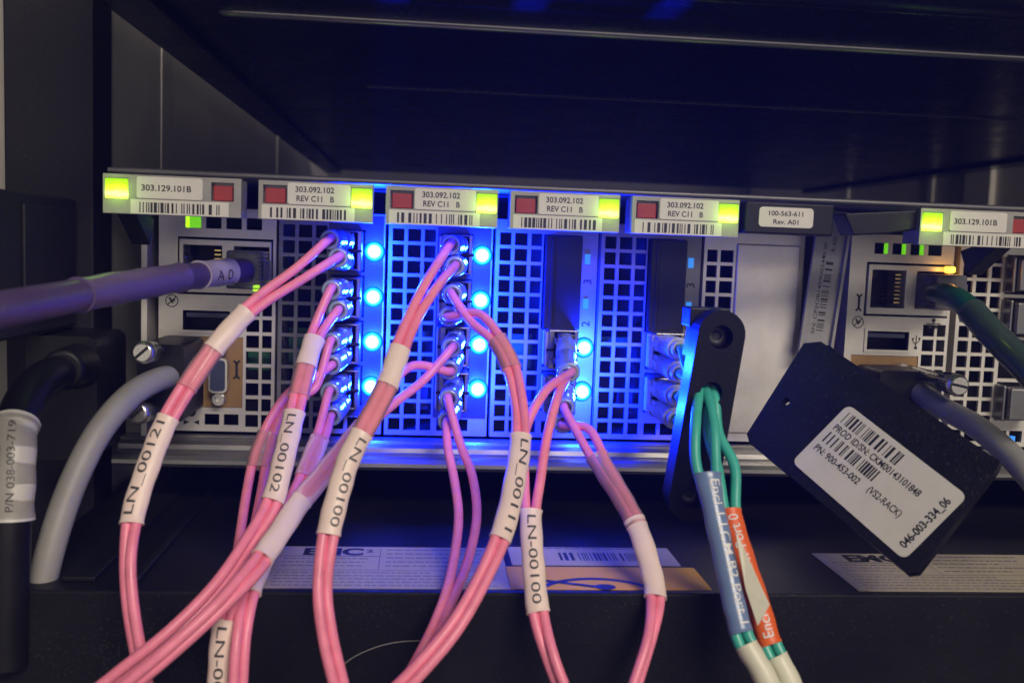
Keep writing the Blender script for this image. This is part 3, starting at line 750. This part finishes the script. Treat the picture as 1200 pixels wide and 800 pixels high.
def sleeve(parent, name, c, seps, t0, t1, mtl, text=None, direction=1, th=2.4, ang=0.0, fill=0.86, rb=1.62, extra=1.38, ink='marker_ink', taper=0.0, label=None):
    steps = max(10, int((t1 - t0) * 14))
    pts, rad, frs = [], [], []
    def sep_at(t):
        i = min(int(t), len(seps) - 2); f = t - i
        return seps[i] * (1 - f) + seps[i + 1] * f
    for k in range(steps + 1):
        t = t0 + (t1 - t0) * k / steps
        d, nn, bb = center_frame(c, t)
        wob = 1 + 0.025 * math.sin(t * 9.0 + t0 * 3)
        e = 1.0 + (0.05 if k in (0, steps) else 0)
        pts.append(catmull(c, t)); frs.append((nn, bb)); rad.append(((sep_at(t) + extra) * wob * e, rb * e))
    b = MB(); b.tube(pts, rad, mtl, 22, False, True, frs)
    # rolled rims
    for q in (0, -1):
        p = pts[q]; nn, bb = frs[q]; rn, r2 = rad[q]
        d = (pts[1] - pts[0]).normalized() if q == 0 else (pts[-1] - pts[-2]).normalized()
        vs = [p + nn * (f * rn * math.cos(2 * math.pi * k / 22)) + bb * (f * r2 * math.sin(2 * math.pi * k / 22)) for f in (1.0, 0.78) for k in range(22)]
        b.add(vs, [(k, (k + 1) % 22, 22 + (k + 1) % 22, 22 + k) for k in range(22)], mtl)
    if text:
        vs, fs, w = subdivided_text(text, 0.004)
        # arc length table
        cum = [0.0]
        for k in range(steps): cum.append(cum[-1] + (pts[k + 1] - pts[k]).length)
        Lt = cum[-1]; kx = Lt * fill / w; ky = th / 0.7
        out = []
        for x, y in vs:
            s_ = Lt * (1 - fill) / 2 + x * kx
            if direction < 0: s_ = Lt - s_
            s_ = min(max(s_, 0), Lt - 1e-4)
            k = 0
            while k < steps - 1 and cum[k + 1] < s_: k += 1
            f = (s_ - cum[k]) / max(cum[k + 1] - cum[k], 1e-6)
            p = pts[k].lerp(pts[k + 1], f); nn = frs[k][0].lerp(frs[k + 1][0], f).normalized(); bb = frs[k][1].lerp(frs[k + 1][1], f).normalized()
            rn = rad[k][0] * (1 - f) + rad[k + 1][0] * f; r2 = rad[k][1] * (1 - f) + rad[k + 1][1] * f
            a = ang - direction * ((y * ky - th / 2) / ((rn + r2) / 2))
            out.append(p + nn * ((rn + 0.09) * math.sin(a)) + bb * ((r2 + 0.09) * math.cos(a)))
        b.add(out, fs, ink)
    o = b.build(name, parent)
    if label: o['label'] = label
    return o
def lc_connector(parent, base, tip, body_m='port_panel', boot_m='boot', ribs=False):
    """small square fibre connector with a round boot; base inside the transceiver, tip where the fibre leaves"""
    b = MB()
    x, y, z = base
    b.box(x - 2.1, x + 2.1, -15.5, -5.0, z - 2.05, z + 2.05, body_m)
    b.box(x - 3.0, x - 2.15, -15.0, -10.0, z - 0.9, z + 0.9, body_m)
    cn = b.build('connector', parent, 0.25)
    st = Vector((x, -13.0, z)); ax = tip - st; Ln = ax.length; ax.normalize()
    b = MB()
    if ribs:
        prof = [(0, 2.2)]
        for q in range(9):
            d = Ln * (0.06 + 0.095 * q); prof += [(d, 2.2), (d, 2.9), (d + Ln * 0.055, 2.9), (d + Ln * 0.055, 2.2)]
        prof += [(Ln * 0.96, 2.2), (Ln, 2.1), (Ln, 1.4), (Ln - 1.5, 1.3)]
    else:
        prof = [(0, 2.5), (Ln * 0.30, 2.75), (Ln * 0.42, 2.75), (Ln * 0.44, 2.55), (Ln * 0.52, 2.55), (Ln * 0.54, 2.75), (Ln * 0.93, 2.6), (Ln * 0.98, 2.5), (Ln, 2.25), (Ln, 1.6), (Ln - 1.8, 1.45)]
    b.lathe(st, ax, prof, boot_m, 20, not ribs); b.build('boot', cn)
    return ax
def fibre(label, port, tips, path, sleeves, tip_y=-31.0, r=1.10, jacket='pink_jacket', group='pink duplex fibre cables'):
    k, i = port; L = L0 + PITCH * k; z = PORTZ[i]; xc = L + 18.9
    c = [P(p[0], p[1], p[2]) for p in path]; seps = [p[3] if len(p) > 3 else 1.02 for p in path]
    t = thing('fibre_cable', label, 'cable', c[-1], group)
    n = len(c)
    for s_, (tx, ty), dz in ((-1, tips[0], 2.65), (1, tips[1], -2.65)):
        tip = P(tx, ty, tip_y)
        ax = lc_connector(t, Vector((xc, 0, z + dz)), tip)
        pts = [tip - ax * 2.5, tip + ax * 1.5]
        for q in range(n):
            d = c[min(q + 1, n - 1)] - c[max(q - 1, 0)]; d.y = 0
            d.normalize(); nn = Vector((d.z, 0, -d.x)) * -1.0        # to the left of travel in the picture
            side = tips[2] if len(tips) > 2 else 1
            tw = 0.0 if q < 2 else 0.33 * (q - 1) * (1 if (k + i) % 2 else -1)
            tw = max(-0.75, min(0.75, tw))
            if seps[q] > 1.05 or any(sl['t'][0] - 0.6 < q < sl['t'][1] + 0.6 for sl in sleeves): tw = 0.0
            pts.append(c[q] + nn * (s_ * side * seps[q] * math.cos(tw)) + UY * (s_ * side * seps[q] * math.sin(tw) + (0.15 * s_ if tw else 0.0)))
        b = MB(); b.tube(curve(pts, per=9), r, jacket, 12); b.build('strand', t)
    for sl in sleeves:
        sleeve(t, sl.get('name', 'sleeve'), c, seps, sl['t'][0], sl['t'][1], sl['m'], sl.get('text'), sl.get('dir', 1), sl.get('th', 2.2), sl.get('ang', 0.0), sl.get('fill', 0.86), label=sl.get('label'))
    return t
W, CLR = 'sleeve_white', 'clear_film'
# A  (top port, left column) sweeps down to the left
fibre('pink fibre cable marked LN_00121 sweeping down at the far left', (0, 0), ((386, 281), (396, 302), 1),
      [(352, 320, -40, 1.5), (300, 356, -47), (262, 395, -53), (228, 440, -58), (196, 492, -64), (176, 540, -69), (158, 595, -74), (150, 650, -79), (153, 710, -83), (166, 785, -86), (180, 850, -88)],
      [dict(t=(1.25, 2.35), m=W, name='sleeve'), dict(t=(2.35, 3.3), m=CLR, name='clear_wrap'), dict(t=(3.95, 6.35), m=W, text='LN_00121', dir=-1, th=1.6, ang=0.35, name='marker_sleeve')])
# B
fibre('pink fibre cable with white sleeve and marker from second port of left light column', (0, 1), ((388, 340), (396, 364), 1),
      [(374, 384, -36, 1.2), (364, 410, -42), (353, 450, -48), (343, 492, -55), (333, 535, -62), (318, 590, -68), (288, 640, -75), (252, 690, -82), (200, 742, -88), (140, 790, -92), (90, 830, -94)],
      [dict(t=(0.55, 1.5), m=W), dict(t=(1.5, 2.35), m=CLR, name='clear_wrap'), dict(t=(2.8, 4.95), m=W, text='LN_00102', dir=1, th=1.55, ang=0.1, name='marker_sleeve')])
# C
fibre('thin pink fibre cable passing behind the others to the marker LN-0010 at the bottom', (0, 2), ((387, 402), (388, 428), -1),
      [(368, 448, -36, 1.0), (344, 462, -38), (322, 492, -42), (306, 535, -47, 1.5), (297, 580, -53, 1.6), (288, 630, -62, 1.3), (275, 690, -76), (263, 730, -80), (258, 780, -82), (256, 850, -84)],
      [dict(t=(2.4, 3.3), m=CLR, name='clear_wrap'), dict(t=(6.9, 8.95), m=W, text='LN-0010', dir=1, th=1.55, ang=0.0, name='marker_sleeve')])
# D
fibre('pink fibre cable from lowest port of left light column, falling behind the bundle', (0, 3), ((386, 460), (388, 488), 1),
      [(378, 505, -38, 1.0), (366, 535, -44), (352, 570, -50), (330, 610, -57), (308, 655, -66), (292, 695, -76), (283, 745, -82), (279, 800, -85), (278, 850, -86)],
      [dict(t=(0.3, 1.7), m=CLR, name='clear_wrap'), dict(t=(4.0, 5.0), m=W, text='C', dir=1, fill=0.2, name='marker_sleeve')])
# E
fibre('pink fibre cable with long LN_00100 marker hanging left of the picture centre', (1, 0), ((528, 287), (533, 312), 1),
      [(508, 330, -46, 1.4), (486, 368, -54), (469, 408, -60), (455, 448, -65), (434, 490, -70), (410, 535, -75), (396, 580, -79), (384, 632, -83), (378, 690, -87), (384, 745, -90), (398, 805, -92), (410, 850, -93)],
      [dict(t=(2.0, 3.1), m=W), dict(t=(3.1, 4.4), m=CLR, name='clear_wrap'), dict(t=(4.4, 6.9), m=W, text='LN_00100', dir=1, th=1.55, ang=-0.35, name='marker_sleeve')])
# F
fibre('pink fibre cable looping right from second port, then down to lower left', (1, 1), ((530, 345), (526, 371), 1),
      [(556, 372, -38, 1.3), (580, 395, -44), (598, 428, -49), (608, 470, -55), (610, 515, -62), (604, 560, -69), (590, 620, -77), (564, 680, -84), (532, 735, -90), (490, 785, -94), (450, 825, -96)],
      [dict(t=(1.1, 2.1), m=CLR, name='clear_wrap'), dict(t=(3.9, 6.2), m=W, text='LN_00111', dir=1, th=1.55, ang=-0.3, name='marker_sleeve')])
# G
fibre('pink fibre cable running from middle column diagonally to the lower left corner', (1, 2), ((529, 408), (526, 434), -1),
      [(490, 437, -36, 2.2), (456, 466, -43, 1.8), (425, 500, -50), (388, 545, -57), (352, 588, -66), (322, 632, -76), (296, 668, -84), (255, 712, -91), (200, 762, -96), (140, 812, -99), (100, 845, -100)],
      [dict(t=(2.0, 3.95), m=CLR, name='clear_wrap'), dict(t=(3.95, 5.6), m=W)])
# H
fibre('pink fibre cable with two parted strands falling from lowest middle port', (1, 3), ((526, 468), (524, 494), -1),
      [(532, 522, -38, 1.6), (543, 560, -44, 2.2), (548, 605, -52, 2.1), (540, 655, -62, 1.6), (524, 705, -76), (502, 758, -84), (470, 815, -88)],
      [], tip_y=-31)
# I
fibre('pink fibre cable marked LN-00100 arching out below the upper bright light pair', (2, 2), ((664, 440), (668, 436), -1),
      [(646, 462, -50, 1.6), (628, 510, -57, 2.6), (624, 560, -63, 1.8), (622, 605, -68), (625, 660, -74), (631, 718, -80), (645, 770, -85), (668, 830, -89)],
      [dict(t=(2.85, 5.0), m=W, text='LN-00100', dir=1, th=1.55, name='marker_sleeve')], tip_y=-36)
# J
fibre('pink fibre cable curving right from the lowest port and back below the picture', (2, 3), ((662, 478), (660, 497), 1),
      [(684, 506, -38, 1.5), (706, 546, -46, 1.3), (730, 585, -55), (748, 620, -62), (763, 668, -69), (768, 702, -74), (762, 745, -80), (745, 800, -85), (730, 850, -88)],
      [dict(t=(0.7, 2.9), m=CLR, name='clear_wrap'), dict(t=(2.7, 4.95), m=W, name='sleeve')], tip_y=-31)

# ================================================================== TEAL CABLES + GUIDE
def round_cable(parent, name, pts, r, m, per=9, n=16):
    b = MB(); b.tube(curve(pts, per=per), r, m, n); return b.build(name, parent)
GY = -62.0
top, bot = P(846, 392, GY), P(812, 584, GY)
v = (bot - top).normalized(); u = Vector((v.z, 0, -v.x)) * -1
t = thing('cable_guide', 'black plastic strain relief bar with three round holes, standing upright', 'cable guide', bot)
R_, Ln = 5.4, (bot - top).length
out = [(R_ * math.cos(a), -R_ * math.sin(a)) for a in [math.pi * i / 12 for i in range(13)]] + [(-R_ * math.cos(a), Ln + R_ * math.sin(a)) for a in [math.pi * i / 12 for i in range(13)]]
mid = (P(836, 461, GY) - top).dot(v)
hl = [circle(0, 0.6, 2.7, 20), circle(0, mid, 2.6, 20), circle(0, Ln - 0.2, 2.5, 20)]
b = MB(); b.prism(out, hl, top, u, v, FRONT, 6.5, 'black_guide'); b.build('bar', t, 0.5, seg=3)
for q, h_ in enumerate((0.6, mid, Ln - 0.2)):
    b = MB(); b.lathe(top + v * h_ + UY * 4.5, FRONT, [(0, 2.65), (1.0, 2.65), (1.2, 1.2), (0.6, 0.8)], 'dark_steel', 14); b.build('hole_plug', t)
b = MB(); b.prism([(x * 0.9, y * 0.5 - 1.5) for x, y in out[:13]] + [(-R_ * 0.9, 7), (R_ * 0.9, 7)], [], top + UY * 6.7 + v * -0.5, u, v, FRONT, 5, 'black_plastic')
b.box(top.x - 5.5, top.x + 4.0, GY + 7, GY + 14, top.z + 1, top.z + 5.4, 'black_plastic'); b.build('end_clip', t, 0.3)

def teal(label, port, tips, path, parts, col_end):
    k, i = port; L = L0 + PITCH * k; z = PORTZ[i]; xc = L + 16.6
    c = [P(*p[:3]) for p in path]; seps = [p[3] for p in path]
    t = thing('fibre_cable', label, 'cable', c[-1], 'teal duplex fibre cables')
    n = len(c); cut = parts['cut']
    for s_, dz, tp in ((-1, 2.65, tips[0]), (1, -2.65, tips[1])):
        tip = P(tp[0], tp[1], -30)
        ax = lc_connector(t, Vector((xc, 0, z + dz)), tip, 'connector_beige', 'boot_ribbed', True)
        back = Vector(top + v * mid + UY * 11 + u * s_ * 0.8)
        hole = Vector(top + v * mid + u * (s_ * 0.9 + parts['du']) + UY * 3)
        pts = [tip - ax * 2, tip + ax * 2, tip.lerp(back, 0.5) + UY * 1.0, back, hole]
        for q in range(n):
            d = c[min(q + 1, n - 1)] - c[max(q - 1, 0)]; d.y = 0; d.normalize(); nn = Vector((-d.z, 0, d.x))
            if q <= cut: pts.append(c[q] + nn * (s_ * seps[q]))
        b = MB(); b.tube(curve(pts, per=9), 1.15, 'teal_jacket', 12); b.build('strand', t)
    e = parts['end']
    return t, c, seps
tk, c, seps = teal('teal fibre cable in a grey-blue sleeve lettered Port 1, left of the orange one', (3, 2), ((797, 409), (796, 437)),
      [(826, 492, -67, 2.0), (827, 540, -72, 2.2), (834, 585, -76, 1.2), (848, 650, -81, 1.2), (862, 715, -86, 1.2), (872, 750, -89, 1.2), (892, 785, -92, 1.2), (915, 830, -95, 1.2)], dict(cut=7, end=5.2, du=-1.2), 0)
sleeve(tk, 'marker_sleeve', c, seps, 1.35, 4.75, 'blue_label', 'Encl 1 LCM B2 Port 1', 1, 2.0, -0.35, 0.9, 2.1, 1.2, 'white_ink')
sleeve(tk, 'outer_jacket', c, seps, 5.15, 7.0, 'cream_jacket', rb=2.2, extra=1.15)
tl_, c, seps = teal('teal fibre cable in an orange sleeve with white lettering', (3, 3), ((794, 464), (792, 491)),
      [(836, 508, -64, 1.2), (851, 548, -69, 1.9), (856, 600, -74, 1.2), (870, 650, -79, 1.2), (888, 705, -84, 1.2), (903, 755, -88, 1.2), (922, 792, -91, 1.2), (940, 835, -94, 1.2)], dict(cut=7, end=5.2, du=0.6), 0)
sleeve(tl_, 'marker_sleeve', c, seps, 1.95, 5.0, 'orange_label', 'Encl 1 LCM A1 Port 0', -1, 2.0, 0.1, 0.9, 2.1, 1.2, 'white_ink')
sleeve(tl_, 'outer_jacket', c, seps, 5.35, 7.0, 'cream_jacket', rb=2.2, extra=1.15)
# paper flap of the grey-blue marker
fl = [P(862, 622, -83), P(871, 640, -84), P(902, 708, -89), P(888, 733, -89), P(874, 690, -86.5)]
b = MB(); vv = fl + [p + UY * 0.3 for p in fl]; b.add(vv, [(0, 1, 2, 3, 4), (9, 8, 7, 6, 5)] + [(i, (i + 1) % 5, 5 + (i + 1) % 5, 5 + i) for i in range(5)], 'cream_jacket'); b.build('paper_flap', tk)

# ================================================================== HANGING TAG
TL, TR, BL = P(942, 402, -42), P(1172, 540, -84), P(875, 509, -46)
n = (TR - TL).cross(BL - TL).normalized()
if n.y > 0: n = -n
u = (TR - TL).normalized(); v = n.cross(u).normalized()
def T2(px, py):
    p = Pplane(px, py, TL, n) - TL; return (p.dot(u), p.dot(v))
t = thing('hanging_tag', 'black tag plate with a white bar code label hanging askew at the right', 'tag', P(1068, 672, -84))
out = [T2(*p) for p in ((942, 402), (962, 400), (1172, 540), (1166, 552), (1075, 670), (1062, 671), (878, 518), (875, 508))]
hl = [circle(*T2(921, 470), 1.0, 12)]
b = MB(); b.prism(out, hl, TL, u, v, n, 2.6, 'tag_black'); b.build('plate', t, 0.4, seg=3)
b = MB(); b.prism([T2(*p) for p in ((932, 407), (968, 398), (985, 414), (935, 424))], [], TL - n * 2.7, u, v, n, 3.5, 'tag_black'); b.build('clip', t, 0.3)
q0, q1, q2 = T2(928, 541), T2(1059.7, 656), T2(986, 468)
lo = TL + u * q0[0] + v * q0[1]
lu = Vector(TL + u * q1[0] + v * q1[1]) - lo; lv_ = Vector(TL + u * q2[0] + v * q2[1]) - lo
w, h = lu.length, lv_.length; lu.normalize(); lv_ = n.cross(lu); lv_ = lv_ if lv_.dot(Vector(TL + u * q2[0] + v * q2[1]) - lo) > 0 else -lv_
sticker('bar_code_label', t, lo + n * 0.02, lu, lv_, n, w, h,
        [('bars', w * 0.02 + 1, w * 0.55, h * 0.76, h * 0.93, 91, False), ('text', 'PROD ID/SN: CKM00143101848', w * 0.045, h * 0.64, h * 0.085, dict(w=w * 0.74, bold=0.02)),
         ('bars', w * 0.02 + 1, w * 0.50, h * 0.44, h * 0.60, 92, False), ('text', 'PN: 900-453-002', w * 0.045, h * 0.30, h * 0.085, dict(w=w * 0.40, bold=0.02)),
         ('text', '(VS2-RACK)', w * 0.52, h * 0.32, h * 0.085, dict(w=w * 0.27)),
         ('text', '046-003-334_06', w * 0.955, h * 0.10, h * 0.095, dict(rot=90, w=h * 0.74, bold=0.03))], 'paper', 1.6, 0.12)

# ================================================================== COPPER CABLES, PLUGS
def rj_plug(parent, x, z, cable_dir, m='clear_plug'):
    b = MB(); b.box(x - 4.6, x + 4.6, -11.5, 6, z - 5.0, z + 5.0, m)
    b.build('plug', parent, 0.6)
    b = MB(); b.box(x - 2.6, x + 2.6, -9, 5, z - 4.0, z + 4.0, 'clear_grey'); b.box(x + 4.7, x + 5.6, -10, -1, z - 2.5, z + 2.5, m); b.build('plug_latch', parent, 0.2)
# purple
t = thing('network_cable', 'thick purple network cable entering from the left edge', 'cable', P(0, 358, -105))
rj_plug(t, -46.8, -7.6, 0)
c = [P(286, 317, -12), P(262, 319, -20), P(236, 322, -30), P(200, 327, -46), P(140, 337, -68), P(70, 350, -90), P(0, 363, -106), P(-70, 378, -118)]
b = MB(); b.tube(curve(c, 0, 1.4), 3.15, 'purple_jacket', 18); b.tube(curve(c, 1.4, 7), 3.1, 'purple_jacket', 18); b.build('jacket', t)
sleeve(t, 'marker_sleeve', c, [0] * 8, 0.75, 2.1, 'lilac_label', 'A 0', -1, 2.6, -0.2, 0.55, 3.35, 3.35)
sleeve(t, 'thick_sleeve', c, [0] * 8, 2.75, 4.7, 'purple_light', rb=3.3, extra=3.3)
# serial plug left + grey cable
t = thing('serial_cable', 'grey serial cable with black plug and two silver screws at the left', 'cable', P(52, 684, -64))
b = MB(); b.prism(rrect(11.4, 19.6, 1.4), [], Vector((-70.4, -24, -46)), UX, UZ, FRONT, 22.5, 'black_plastic'); b.build('plug', t, 0.6)
for (hx, hy, hy2) in ((166, 413, -36), (160, 484, -36)):
    hp = P(hx, hy, hy2); st = P(hx + 34, hy - 4, -16)
    ax = (hp - st); ln = ax.length; ax.normalize()
    b = MB()
    b.lathe(st, ax, [(0, 1.3), (ln - 7, 1.3), (ln - 6.8, 2.5), (ln - 1.0, 2.75), (ln - 0.2, 2.5), (ln, 2.0)], 'bright_steel', 22)
    ok = MB()
    e = ax.cross(UZ).normalized(); f = ax.cross(e); e2 = (e + f * 0.9).normalized(); f2 = ax.cross(e2)
    o_ = st + ax * (ln + 0.02); b.add([o_ + e2 * 2.0 + f2 * 0.35, o_ - e2 * 2.0 + f2 * 0.35, o_ - e2 * 2.0 - f2 * 0.35, o_ + e2 * 2.0 - f2 * 0.35], [(0, 1, 2, 3)], 'dark_steel')
    b.build('thumbscrew', t)
c = [P(205, 440, -20), P(180, 447, -30), P(150, 466, -40), P(116, 506, -48), P(88, 560, -54), P(66, 620, -60), P(48, 690, -64), P(34, 770, -66)]
b = MB(); b.tube(curve(c), [3.0] * len(curve(c)), 'grey_jacket', 18); b.build('jacket', t)
# serial plug right + grey cable
t = thing('serial_cable', 'grey serial cable behind the hanging tag with a knurled silver screw', 'cable', P(1200, 552, -66))
b = MB(); b.prism(rrect(18, 13, 1.4), [], Vector((126, -16, -42)), UX, UZ, FRONT, 15, 'black_plastic'); b.build('plug', t, 0.6)
st, hp = P(1070, 436, -10), P(1125, 452, -34); ax = hp - st; ln = ax.length; ax.normalize()
b = MB(); b.lathe(st, ax, [(0, 1.5), (ln - 8.5, 1.5), (ln - 8.3, 2.4), (ln - 1.2, 2.9), (ln - 0.3, 2.6), (ln, 2.2)], 'bright_steel', 22)
for q in range(22):
    a = 2 * math.pi * q / 22; e = ax.cross(UZ).normalized(); f = ax.cross(e); r0 = e * math.cos(a) + f * math.sin(a)
    b.tube([st + ax * (ln - 8) + r0 * 2.42, st + ax * (ln - 2) + r0 * 2.86], 0.16, 'dark_steel', 4)
e2 = (ax.cross(UZ).normalized() + UZ * 0.2).normalized(); f2 = ax.cross(e2); o_ = st + ax * (ln + 0.02)
b.add([o_ + e2 * 2.2 + f2 * 0.35, o_ - e2 * 2.2 + f2 * 0.35, o_ - e2 * 2.2 - f2 * 0.35, o_ + e2 * 2.2 - f2 * 0.35], [(0, 1, 2, 3)], 'dark_steel')
b.build('thumbscrew', t)
c = [P(1075, 458, -14), P(1105, 478, -26), P(1140, 497, -40), P(1172, 522, -54), P(1205, 556, -66), P(1240, 600, -74)]
b = MB(); b.tube(curve(c), 3.0, 'grey_jacket', 18); b.build('jacket', t)
# green network cable right
t = thing('network_cable', 'dark green network cable leaving to the right edge, below the amber light', 'cable', P(1200, 428, -70))
rj_plug(t, 147.1, -7.2, 0)
c = [P(1092, 343, -11), P(1112, 346, -20), P(1132, 358, -30), P(1160, 388, -42), P(1200, 428, -56), P(1250, 480, -70)]
b = MB(); b.tube(curve(c), [2.2 + 0.9 * min(1, i / 8.0) for i in range(len(curve(c)))], 'green_jacket', 18); b.build('jacket', t)
sleeve(t, 'clear_sleeve', c, [0] * 6, 2.3, 4.9, 'clear_grey', rb=3.5, extra=3.5)
# power lead, bracket at the left
t = thing('mounting_bracket', 'black mounting block at the left edge above the purple cable', 'bracket', (-115, -36, -24))
b = MB(); b.box(-150, -91.5, -66, -4, -24, 9.3, 'rack_black'); b.build('block', t, 0.8, seg=3)
b = MB(); b.box(-91.4, -90.6, -40, -10, -20, 6.5, 'rack_black'); b.build('plate', t, 0.3)
t = thing('power_lead', 'black power lead with a white printed label wrapped round it', 'power lead', P(8, 690, -70))
b = MB(); b.prism(rrect(17, 31, 2.5), [], Vector((-97.0, -24, -56)), UX, UZ, FRONT, 24, 'black_plastic'); b.build('plug', t, 0.8, seg=3)
cc = P(70, 436, -36)
b = MB(); b.lathe(cc + UY * 12, (P(58, 438, -46) - cc - UY * 6), [(0, 5.6), (6, 5.2), (13, 4.9), (14, 4.6), (14, 3.6)], 'black_plastic', 20); b.build('collar', t)
c = [cc + UY * 4, P(50, 445, -48), P(30, 468, -58), P(17, 505, -66), P(14, 560, -70), P(11, 620, -72), P(9, 690, -73), P(7, 780, -74)]
b = MB(); b.tube(curve(c), 4.1, 'black_plastic', 18); b.build('jacket', t)
sl = sleeve(t, 'printed_label', c, [0] * 8, 2.8, 4.82, 'paper', 'REV A02', -1, 1.5, 0.28, 0.40, 4.45, 4.45)
for tx, an, fi in (('P/N 038-003-719', -0.32, 0.86), ('MOME 282323800', 0.85, 0.82)):
    o = sleeve(t, 'label_print', c, [0] * 8, 2.86, 4.76, 'paper', tx, -1, 1.5, an, fi, 4.452, 4.452)
# ================================================================== ADDED HAZE STANDING IN FOR LENS BLOOM ROUND THE LIGHTS
b = MB(); b.box(-320, 480, -340, 700, -1130, 190, 'ink'); hz = b.build('bloom_haze'); hz['kind'] = 'stuff'
hm = bpy.data.materials.new('bloom_haze'); hm.use_nodes = True; nt = hm.node_tree
nt.nodes.remove(nt.nodes['Principled BSDF'])
pv = nt.nodes.new('ShaderNodeVolumePrincipled'); pv.inputs['Color'].default_value = (0.6, 0.68, 1.0, 1)
pv.inputs['Density'].default_value = 0.04; pv.inputs['Anisotropy'].default_value = 0.0
nt.links.new(pv.outputs[0], nt.nodes['Material Output'].inputs['Volume'])
hz.data.materials.clear(); hz.data.materials.append(hm)
# junk bookkeeping
for o in scene.objects:
    if '_o' in o: del o['_o']
